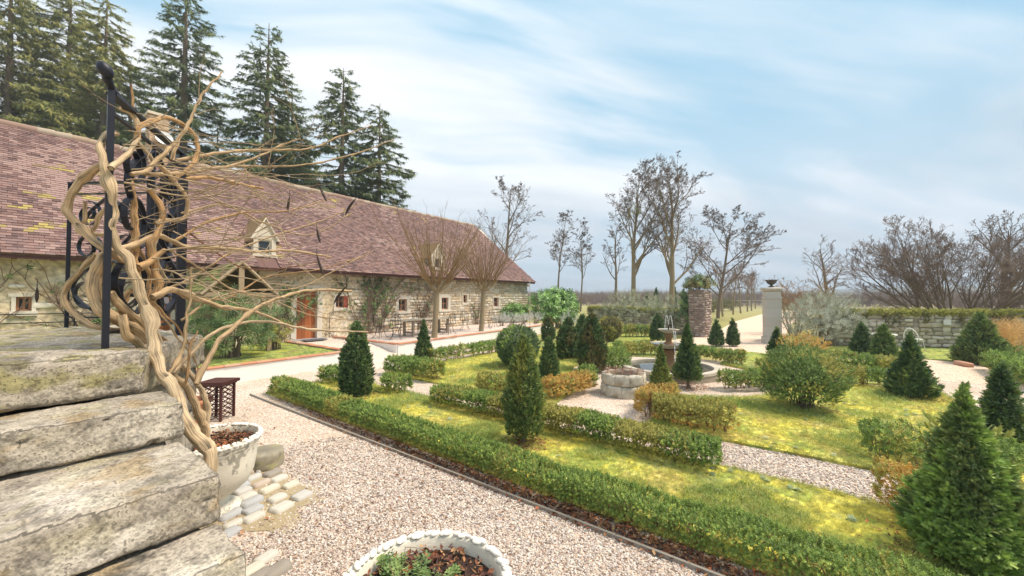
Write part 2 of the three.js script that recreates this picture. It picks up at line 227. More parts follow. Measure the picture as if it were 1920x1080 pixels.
const brush = (() => { const R = RNG(77), m = new MB(); for (let k = 0; k < 44; k++) { const a = R() * 6.28, s = R.r(0.05, 0.5), b = V(Math.cos(a) * s * 0.25, R.r(0, 0.45), Math.sin(a) * s * 0.25), e = V(Math.cos(a) * s, R.r(0.55, 1) * (1 - s * s * 0.7), Math.sin(a) * s), w = R.r(0.006, 0.014); m.tri(b, e, V(b.x + w * Math.sin(a), b.y + 0.02, b.z + w * Math.cos(a))); m.tri(V().lerpVectors(b, e, 0.5), V(e.x + R.s() * 0.15, e.y + 0.08, e.z + R.s() * 0.15), V().lerpVectors(b, e, 0.56)); } return m.out(); })();
{ const R = RNG(78), l = []; for (let k = 0; k < 2600; k++) { const a = R.r(-1.35, 0.75), band = R(), d = band < 0.55 ? R.r(95, 150) : R.r(150, 300), s = R.r(2.6, 5.2) * (d > 150 ? 1.25 : 1) * (a > -0.1 ? 0.9 : 1); if (a < 0.2 && a > -0.08 && d < 110) continue; const t = R(); l.push({ m: new THREE.Matrix4().compose(V(d * Math.cos(a), -0.4, d * Math.sin(a)), new THREE.Quaternion().setFromAxisAngle(_up, R() * 6), V(s * 1.5, s, s * 1.5)), c: col(...lerp3([0.19, 0.14, 0.115], [0.30, 0.215, 0.165], t)) }); } const o = inst('distant_woodland', brush, M.leaf, l, scene); tag(o, 'brown leafless woodland along the horizon beyond the wall and gate', 'woodland'); }
scene.fog = new THREE.FogExp2(0xc4d3e2, 0.0012);

// ---------------------------------------------------------------- the barn
const BZ = -15.6, EAVE = [3.1, -15.12], RIDGE = [7.52, -20.0];
{
  const barn = thing('stone_barn', 'long stone barn with a plum brown tiled roof and two small dormers', 'barn');
  const doors = [[6.89, 7.69, 0.38, 2.3], [2.62, 3.2, 0.45, 2.15]], wins = [[0.24, 0.49, 1.7, 2.06], [8.46, 8.86, 1.6, 2.1], [11.62, 12.12, 1.36, 1.95], [14.42, 14.92, 1.37, 2.02], [16.1, 16.44, 1.72, 2.18], [18.85, 19.4, 1.43, 2.02], [-1.9, -1.5, 1.6, 2.1]];
  const s = new THREE.Shape([[-7.5, 0], [22.7, 0], [22.7, 3.35], [-7.5, 3.35]].map(p => new THREE.Vector2(...p)));
  for (const [a, b, c, d] of [...doors, ...wins]) s.holes.push(new THREE.Path([[a, c], [b, c], [b, d], [a, d]].map(p => new THREE.Vector2(...p))));
  const wg = new THREE.ExtrudeGeometry(s, { depth: 0.5, bevelEnabled: false }); wg.translate(0, 0, BZ - 0.5); metreUV(wg);
  const PW = 2048, PH = 256;
  const plaster = tex(PW, PH, (i, x, y) => {
    const mx = x / PW * 31 - 8, my = y / PH * 3.6, a = fbm(mx * 0.7, my * 0.9, 1, 5), b = fbm(mx * 2.4, my * 3, 4, 4), c = fbm(mx * 0.5, my * 6, 9, 3), f = fbm(mx * 9, my * 9, 2, 2);
    let q = lerp3([236, 226, 206], [212, 192, 158], clamp(0.42 + a * 1.3)); q = lerp3(q, [150, 124, 92], 0.55 * smooth(0.16, 0.44, b)); q = lerp3(q, [240, 235, 224], 0.6 * smooth(0.08, 0.3, -b)); q = lerp3(q, [112, 100, 78], 0.5 * smooth(0.2, 0.4, c)); const k = 0.94 + f * 0.3; return [q[0] * k, q[1] * k, q[2] * k];
  }, true, [1 / 31, 1 / 3.6]); plaster.offset.set(8 / 31, 0);
  const wall = obj('wall', wg, mat([0.95, 0.93, 0.88], 0.95, { map: plaster, bumpMap: bumpNoise([0.8, 0.8]), bumpScale: 0.03 }), barn);
  obj('end_wall', polyXY([[-15.62, 0], [-24.4, 0], [-24.4, 3.3], [-20, 7.35], [-15.62, 3.3]], 22.2, 22.68), M.limestone, barn);
  obj('back_wall', boxGeo(-7.5, 22.2, 0, 3.3, -24.4, -23.9), M.limestone, barn);
  // rubble stones bare of plaster
  const R = RNG(301), list = [], inHole = (x, y, m) => [...doors, ...wins].some(([a, b, c, d]) => x > a - m && x < b + m && y > c - m && y < d + m);
  for (let y = 0.42; y < 3.12;) {
    const h = R.r(0.075, 0.17); let x = -4.2 + R() * 0.2;
    while (x < 22.6) {
      const w = R.r(0.13, 0.44), cx = x + w / 2, cy = y + h / 2, n = fbm(cx * 0.9, cy * 1.3, 3, 3); let keep = false;
      if (cx > 9.35 + n * 1.5) keep = n < 0.34 || R() < 0.35; else if (cx > 4.2 && cx < 6.6 && cy > 2.1) keep = n > -0.1; else if (cx < 3.4) keep = n > 0.2 && R() < 0.8; else keep = n > 0.34;
      if (keep && !inHole(cx, cy, 0.16)) list.push({ m: new THREE.Matrix4().compose(V(cx, cy, BZ + R.r(-0.01, 0.012)), new THREE.Quaternion().setFromEuler(new THREE.Euler(0, 0, R.s() * 0.04)), V(w * 0.97, h * 0.93, 0.075)), g: R.pick([0, 1, 2, 3, 4]), t: Math.floor(R() * 7), k: cx > 9 ? cx : cx + 12 });
      x += w + R.r(0.008, 0.025);
    }
    y += h + R.r(0.008, 0.02);
  }
  const sm = family(mat(null, 0.95), [[0.62, 0.53, 0.40], [0.55, 0.46, 0.33], [0.68, 0.61, 0.50], [0.44, 0.36, 0.26], [0.60, 0.48, 0.33], [0.72, 0.67, 0.57], [0.50, 0.45, 0.37]]);
  pieces('stone', list, ROCKS, sm, wall, 300);
  // dressed stone round doors and windows
  const surround = ([a, b, c, d], w, sill, parent) => { const m = new MB(); m.box(a - w, a + 0.001, c, d, BZ - 0.3, BZ + 0.035).box(b - 0.001, b + w, c, d, BZ - 0.3, BZ + 0.035).box(a - w - 0.05, b + w + 0.05, d - 0.002, d + w * 1.1, BZ - 0.3, BZ + 0.042); if (sill) m.box(a - w - 0.03, b + w + 0.03, c - 0.12, c + 0.002, BZ - 0.3, BZ + 0.07); m.add('surround', mat([0.66, 0.61, 0.52], 0.92, { bumpMap: bumpNoise([1.5, 1.5]), bumpScale: 0.012 }), parent); };
  for (const w of wins) {
    const [a, b, c, d] = w, g = new THREE.Group(); g.name = 'window'; barn.add(g); surround(w, w[0] > 11 && w[0] < 15 ? 0.17 : 0.07, true, g);
    const fz = BZ - 0.16; obj('frame', new MB().box(a, a + 0.05, c, d, fz, fz + 0.06).box(b - 0.05, b, c, d, fz, fz + 0.06).box(a + 0.05, b - 0.05, d - 0.05, d, fz, fz + 0.06).box(a + 0.05, b - 0.05, c, c + 0.05, fz, fz + 0.06).box((a + b) / 2 - 0.018, (a + b) / 2 + 0.018, c + 0.05, d - 0.05, fz + 0.004, fz + 0.05).out(), M.frame, g);
    if (d - c > 0.4) obj('glazing_bar', new MB().box(a + 0.05, b - 0.05, (c + d) / 2 - 0.014, (c + d) / 2 + 0.014, fz + 0.008, fz + 0.046).out(), M.frame, g);
    for (const [p, q] of [[a + 0.05, (a + b) / 2 - 0.018], [(a + b) / 2 + 0.018, b - 0.05]]) obj('pane', boxGeo(p, q, c + 0.05, d - 0.05, fz + 0.018, fz + 0.026), M.glass, g);
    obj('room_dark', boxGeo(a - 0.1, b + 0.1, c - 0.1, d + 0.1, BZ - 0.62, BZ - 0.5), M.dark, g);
    if (w[0] > 8 && w[0] < 9) obj('shutter', new MB().box(b - 0.06, b + 0.12, c, d, BZ + 0.04, BZ + 0.07).out(), mat([0.33, 0.075, 0.04], 0.7), g);
  }
  doors.forEach((w, di) => {
    const [a, b, c, d] = w, g = new THREE.Group(); g.name = 'door'; barn.add(g); surround(w, 0.2, false, g); const n = di ? 4 : 6, pw = (b - a) / n, R2 = RNG(5 + di);
    for (let k = 0; k < n; k++) { const q = R2.r(0.75, 1.25); obj('plank', boxGeo(a + k * pw + 0.004, a + (k + 1) * pw - 0.004, c + 0.01, d - 0.01, BZ - 0.2, BZ - 0.155 + R2() * 0.006), mat([0.40 * q, 0.125 * q, 0.035 * q], 0.5, { bumpMap: bumpNoise([6, 0.7]), bumpScale: 0.003 }), g); }
    obj('latch', new MB().box(a + 0.07, a + 0.1, c + 0.95, c + 1.12, BZ - 0.15, BZ - 0.11).out(), M.iron, g);
    obj('threshold', boxGeo(a - 0.25, b + 0.25, 0.3, c + 0.02, BZ - 0.25, BZ + 0.35), mat([0.34, 0.34, 0.36], 0.9), g);
  });
  // roof: boarded slab, tiles in courses on the front, ridge tiles
  const sl = Math.hypot(RIDGE[0] - EAVE[0], RIDGE[1] - EAVE[1]), sy = (RIDGE[0] - EAVE[0]) / sl, sz = (RIDGE[1] - EAVE[1]) / sl, up = V(0, -sz, sy), along = V(0, sy, sz), Rt = RNG(411);
  const slab = (z0, y0, z1, y1, m, nm) => { const n = V(0, Math.abs(z1 - z0), (y1 - y0) * Math.sign(z0 - z1)).normalize().multiplyScalar(-0.09), mb = new MB(), A = V(-7.6, y0, z0), B = V(23.0, y0, z0), C = V(21.9, y1, z1), D = V(-7.6, y1, z1), t = v => v.clone().add(n); mb.quad(A, B, C, D).quad(t(D), t(C), t(B), t(A)).quad(t(A), t(B), B, A).quad(t(B), t(C), C, B).quad(t(D), t(A), A, D); return obj(nm, mb.out(), m, barn); };
  const roof = slab(EAVE[1], EAVE[0], RIDGE[1], RIDGE[0], mat([0.16, 0.09, 0.08], 0.95), 'roof'); slab(-24.9, EAVE[0], RIDGE[1] - 0.002, RIDGE[0], mat([0.2, 0.115, 0.1], 0.95), 'back_roof');
  const tl = [], dorm = [[5.76, 0.37], [14.15, 0.46]], rows = Math.floor(sl / 0.112), wav = x => 0.05 * fbm(x * 0.22, 3, 1, 3) + 0.02 * fbm(x * 1.1, 8, 2, 2);
  for (let r = 0; r < rows; r++) {
    const t = r * 0.112, f = t / sl, x1 = 23.05 - 1.15 * f, off = (r % 2) * 0.085 + Rt() * 0.01;
    for (let x = -3 + off; x < x1; x += 0.17) {
      const zz = EAVE[1] + sz * t, yy = EAVE[0] + sy * t; if (dorm.some(([c, w]) => Math.abs(x - c) < w + 0.02 && yy < 4.3 - Math.max(0, Math.abs(x - c) - w))) continue;
      const n = fbm(x * 1.3, t * 2.2, 5, 3), n2 = fbm(x * 0.35, t * 0.35, 8, 3), li = smooth(4.5, -0.5, x) * smooth(4.2, 0.4, t) * 0.22 + Math.max(...dorm.map(([c]) => Math.exp(-((x - c) ** 2) * 1.6 - ((t - 0.7) ** 2) * 1.2))) * 0.3;
      let ti = Math.floor(Rt() * 5); if (n + n2 * 0.4 > 0.42 - li * 1.1 && Rt() < 0.75) ti = Rt() < 0.45 ? 6 : Rt() < 0.6 ? 7 : 8; else if (n2 + Rt.s() * 0.25 > 0.24) ti = 5;
      const tilt = 0.14 + Rt.s() * 0.035, zax = V(0, -along.y, -along.z).applyAxisAngle(V(1, 0, 0), -tilt * 0 ).normalize(), nn = up.clone();
      const lean = new THREE.Quaternion().setFromAxisAngle(V(1, 0, 0), -tilt), mm = new THREE.Matrix4().makeBasis(V(1, 0, 0), nn, zax), q = new THREE.Quaternion().setFromRotationMatrix(mm).multiply(lean).multiply(new THREE.Quaternion().setFromAxisAngle(V(0, 1, 0), Rt.s() * 0.018));
      const p = V(x + Rt.s() * 0.004, yy, zz).addScaledVector(along, 0.1).addScaledVector(up, 0.024 + Rt() * 0.007); p.y += wav(x) * 0.6;
      tl.push({ m: new THREE.Matrix4().compose(p, q, V(1, 1, 1)), g: 0, t: ti });
    }
  }
  const tg = new THREE.BoxGeometry(0.164, 0.02, 0.235);
  const tm = family(mat(null, 0.88), [[0.215, 0.13, 0.115], [0.17, 0.098, 0.088], [0.26, 0.16, 0.14], [0.125, 0.075, 0.07], [0.21, 0.138, 0.13], [0.32, 0.215, 0.19], [0.32, 0.25, 0.09], [0.24, 0.17, 0.10], [0.40, 0.32, 0.10]]);
  for (const e of tl) { const p = V().setFromMatrixPosition(e.m); e.k = p.x < 0.05 ? 900 + p.distanceTo(EYE) : p.distanceTo(EYE); }
  pieces('tile', tl, [tg], tm, roof, 300);
  const rg = new THREE.CylinderGeometry(0.13, 0.145, 0.42, 10, 1, false, -Math.PI / 2, Math.PI); rg.rotateZ(Math.PI / 2); const ridge = new THREE.Group(); ridge.name = 'ridge'; barn.add(ridge); const rm = [[0.36, 0.27, 0.2], [0.3, 0.2, 0.16], [0.4, 0.33, 0.26]].map(c => mat(c, 0.95));
  for (let x = -3; x < 21.9; x += 0.38) { const o = obj('ridge_tile', rg, rm[Math.floor(Rt() * 3)], ridge); o.rotation.set(-Math.PI / 2 + Math.PI / 2, 0, Rt.s() * 0.03); o.position.set(x, RIDGE[0] - 0.01 + wav(x) * 0.6 + Rt() * 0.02, RIDGE[1]); }
  const eb = new MB(); eb.box(-7.6, 23, 2.99, 3.07, EAVE[1] - 0.06, EAVE[1] - 0.02); eb.add('eaves_board', mat([0.08, 0.03, 0.026], 0.8), barn);
  for (let x = -2.8; x < 22.6; x += 0.6) { const o = obj('rafter_end', boxGeo(-0.04, 0.04, -0.06, 0.06, 0, 0.44), mat([0.16, 0.08, 0.06], 0.9), barn); o.position.set(x, 3.06, BZ - 0.02); o.rotation.x = 0.0; }
  // dormers
  for (const [cx, hw] of dorm) {
    const g = new THREE.Group(); g.name = 'dormer'; barn.add(g); const ey = 4.22, ay = 4.92, s2 = new THREE.Shape([[cx - hw, 2.9], [cx + hw, 2.9], [cx + hw, ey], [cx, ay], [cx - hw, ey]].map(p => new THREE.Vector2(...p))), ww = 0.22;
    s2.holes.push(new THREE.Path([[cx - ww, 3.62], [cx + ww, 3.62], [cx + ww, 4.14], [cx - ww, 4.14]].map(p => new THREE.Vector2(...p))));
    const fg = new THREE.ExtrudeGeometry(s2, { depth: 0.3, bevelEnabled: false }); fg.translate(0, 0, BZ - 0.26); obj('front', metreUV(fg), M.limestone, g);
    const zi = y => EAVE[1] - (y - EAVE[0]) * (EAVE[1] - RIDGE[1]) / (RIDGE[0] - EAVE[0]);
    for (const k of [-1, 1]) {
      const mb = new MB(), x = cx + k * hw; mb.tri(V(x, 3.2, BZ - 0.2), V(x, ey, BZ - 0.2), V(x, ey, zi(ey))).tri(V(x, 3.2, BZ - 0.2), V(x, ey, zi(ey)), V(x, 3.4, zi(3.4))); mb.add('cheek', M.limestone, g);
      const th = V(0, 0.06, 0), xo = cx + k * (hw + 0.1), yo = ey - 0.1 * (ay - ey) / hw, A = V(xo, yo, BZ + 0.09), B = V(cx, ay + 0.03, BZ + 0.09), C = V(cx, ay + 0.03, zi(ay) - 0.1), D = V(xo, yo, zi(yo) - 0.1), m2 = new MB(), T = v => v.clone().add(th);
      m2.quad(T(A), T(B), T(C), T(D)).quad(A, B, C, D).quad(A, B, T(B), T(A)).quad(A, D, T(D), T(A)); m2.add('dormer_roof', mat([0.3, 0.2, 0.1], 0.95, { bumpMap: bumpNoise([3, 3]), bumpScale: 0.02 }), g);
    }
    const fz = BZ - 0.1; obj('frame', new MB().box(cx - ww, cx - ww + 0.04, 3.62, 4.14, fz, fz + 0.05).box(cx + ww - 0.04, cx + ww, 3.62, 4.14, fz, fz + 0.05).box(cx - ww + 0.04, cx + ww - 0.04, 4.1, 4.14, fz, fz + 0.05).box(cx - ww + 0.04, cx + ww - 0.04, 3.62, 3.66, fz, fz + 0.05).out(), mat([0.7, 0.68, 0.64], 0.7), g);
    obj('pane', boxGeo(cx - ww + 0.04, cx + ww - 0.04, 3.66, 4.1, fz + 0.01, fz + 0.02), M.glass, g); obj('curtain', boxGeo(cx - ww + 0.03, cx + ww - 0.03, 3.62, 4.13, fz - 0.08, fz - 0.07), mat([0.36, 0.4, 0.46], 0.9), g);
    obj('sill', boxGeo(cx - hw - 0.04, cx + hw + 0.04, 3.5, 3.6, BZ - 0.2, BZ + 0.09), M.limestone, g); obj('gable_coping', new MB().tube([V(cx - hw - 0.06, ey - 0.1, BZ + 0.06), V(cx, ay, BZ + 0.06), V(cx + hw + 0.06, ey - 0.1, BZ + 0.06)], 0.06, 5).out(), M.limestone, g);
  }
  // chimney of thin courses
  const ch = new THREE.Group(); ch.name = 'chimney'; barn.add(ch); const R3 = RNG(9), cm = [[0.52, 0.38, 0.25], [0.46, 0.32, 0.2], [0.56, 0.43, 0.3]].map(c => mat(c, 0.95)); obj('core', boxGeo(3.27, 3.81, 6.6, 9.0, -20.08, -19.52), mat([0.4, 0.33, 0.26], 0.95), ch);
  for (let y = 6.95, r = 0; y < 8.95; y += 0.1, r++) for (let k = 0; k < 3; k++) { const a = 3.25 + k * 0.2 - (r % 2) * 0.05; obj('brick', boxGeo(Math.max(3.25, a) + 0.006, Math.min(3.83, a + 0.2) - 0.006, y, y + 0.088, -19.56, -19.5 + R3() * 0.008), cm[Math.floor(R3() * 3)], ch); }
  for (let y = 6.95, r = 0; y < 8.95; y += 0.1, r++) for (let k = 0; k < 3; k++) obj('brick', boxGeo(3.25 - R3() * 0.008, 3.29, y, y + 0.088, -20.1 + k * 0.2 + 0.006, -20.1 + (k + 1) * 0.2 - 0.01), cm[Math.floor(R3() * 3)], ch);
  obj('cap', boxGeo(3.19, 3.89, 8.98, 9.08, -20.16, -19.44), M.limestone, ch);
}
function polyXY(pts, x0, x1) { const s = new THREE.Shape(pts.map(p => new THREE.Vector2(-p[0], p[1]))), g = new THREE.ExtrudeGeometry(s, { depth: x1 - x0, bevelEnabled: false }); g.rotateY(Math.PI / 2); g.translate(x0, 0, 0); return metreUV(g); }
{ // dish on the chimney
  const d = thing('satellite_dish', 'round white satellite dish on the barn chimney', 'satellite dish', [3.52, 8.0, -19.49]); const pts = []; for (let k = 0; k <= 8; k++) pts.push(new THREE.Vector2(0.27 * k / 8, 0.06 * (k / 8) ** 2)); const dg = new THREE.LatheGeometry(pts, 20); dg.rotateX(Math.PI / 2 - 0.25); dg.translate(0.12, 0.1, 0.16); obj('dish', dg, mat([0.78, 0.79, 0.8], 0.5), d); new MB().tube([V(0, -0.05, -0.01), V(0.1, 0.05, 0.12)], 0.02, 6).add('bracket', M.iron, d); new MB().tube([V(0.12, -0.15, 0.2), V(0.14, 0.02, 0.42)], 0.012, 5).add('arm', M.iron, d);
}
{ // tiled porch before the left door
  const p = thing('timber_porch', 'gabled timber porch with a mossy tiled roof against the barn', 'porch', [4.28, 0, 0]), zf = -13.2, zb = BZ + 0.04, ay = 3.08, ey = 2.18, hw = 0.9, R = RNG(71);
  for (const k of [-1, 1]) {
    const n = V(k * (ay - ey), hw, 0).normalize(), sl = Math.hypot(hw, ay - ey), dir = V(k * hw, ey - ay, 0).normalize(), side = new THREE.Group(); side.name = 'roof_side'; p.add(side); const m = new MB(), A = V(0, ay, zf), B = V(k * hw, ey, zf), C = V(k * hw, ey, zb), D = V(0, ay, zb), T = v => v.clone().addScaledVector(n, -0.04); m.quad(A, B, C, D).quad(T(A), T(B), T(C), T(D)).quad(A, B, T(B), T(A)); m.add('boards', mat([0.09, 0.06, 0.045], 0.95), side);
    const tm = [[0.2, 0.11, 0.09], [0.16, 0.15, 0.05], [0.13, 0.17, 0.035], [0.26, 0.15, 0.12], [0.24, 0.24, 0.07]].map(c => mat(c, 0.95)), tg = new THREE.BoxGeometry(0.2, 0.016, 0.165);
    for (let r = 0; r < 9; r++) for (let z = zf - 0.0; z > zb; z -= 0.17) { const o = obj('tile', tg, tm[k < 0 ? R.pick([0, 1, 2, 2, 4]) : R.pick([0, 0, 3, 1])], side); o.position.set(0, ay, z - 0.06).addScaledVector(dir, 0.09 + r * sl / 8.6).addScaledVector(n, 0.02 + R() * 0.01); o.rotation.z = k > 0 ? -Math.atan2(ay - ey, hw) + 0.08 : Math.atan2(ay - ey, hw) - 0.08; o.rotation.y = R.s() * 0.03; }
    new MB().tube([V(0, ay + 0.0, zf + 0.03), V(k * (hw + 0.06), ey - 0.06, zf + 0.03)], 0.05, 4).add('barge_board', M.beam, p);
    new MB().box(k * 0.78 - 0.06, k * 0.78 + 0.06, 0.36, ey, zf - 0.14, zf - 0.02).add('post', M.beam, p); new MB().tube([V(k * 0.76, 1.7, zf - 0.03), V(k * 0.42, 2.16, zf - 0.03)], 0.045, 4).add('brace', M.beam, p);
    new MB().box(k * 0.8 - 0.05, k * 0.8 + 0.05, ey - 0.14, ey - 0.02, zb, zf - 0.1).add('wall_plate', M.beam, p);
  }
  new MB().box(-0.95, 0.95, ey - 0.12, ey + 0.0, zf - 0.08, zf + 0.015).add('tie_beam', M.beam, p); new MB().box(-0.07, 0.07, ey, ay - 0.1, zf - 0.07, zf + 0.005).add('king_post', M.beam, p);
}
// white retaining walls with terracotta coping; each coping tile a piece
function retaining(name, label, pts, y1, back) {
  const w = thing(name, label, 'wall'), R = RNG(91 + pts.length), tm = [[0.50, 0.225, 0.125], [0.44, 0.19, 0.105], [0.56, 0.28, 0.17], [0.5, 0.3, 0.2]].map(c => mat(c, 0.9)), tg = new THREE.CylinderGeometry(0.045, 0.045, 1, 8, 1, false); tg.rotateZ(Math.PI / 2); tg.scale(1, 0.75, 2.6);
  for (let k = 0; k + 1 < pts.length; k++) {
    const a = V(pts[k][0], 0, pts[k][1]), b = V(pts[k + 1][0], 0, pts[k + 1][1]), L = a.distanceTo(b), g = boxGeo(0, L, -0.05, y1, -0.17, 0), ang = Math.atan2(-(b.z - a.z), b.x - a.x); g.translate(0, 0, 0.05); const o = obj('panel', g, M.whiteWall, w); o.position.set(a.x, 0, a.z); o.rotation.y = ang;
    const c = new THREE.Group(); c.name = 'coping'; w.add(c); c.position.set(a.x, y1 + 0.015, a.z); c.rotation.y = ang;
    for (let s = 0; s < L - 0.05; s += 0.34) { const q = obj('coping_tile', tg, tm[Math.floor(R() * 4)], c); q.scale.x = Math.min(0.333, L - s); q.position.set(s + q.scale.x / 2, R() * 0.006, -0.03 + R.s() * 0.006); q.rotation.y = R.s() * 0.012; }
  }
}
retaining('white_retaining_wall', 'white rendered wall with terracotta coping below the small lawn', [[-6, -10.58], [6.42, -10.9], [6.42, -15.2]], 0.40);
retaining('white_retaining_wall', 'long white rendered wall with terracotta coping below the gravel terrace', [[8.2, -15.2], [8.2, -11.05], [20.35, -11.98]], 0.42);
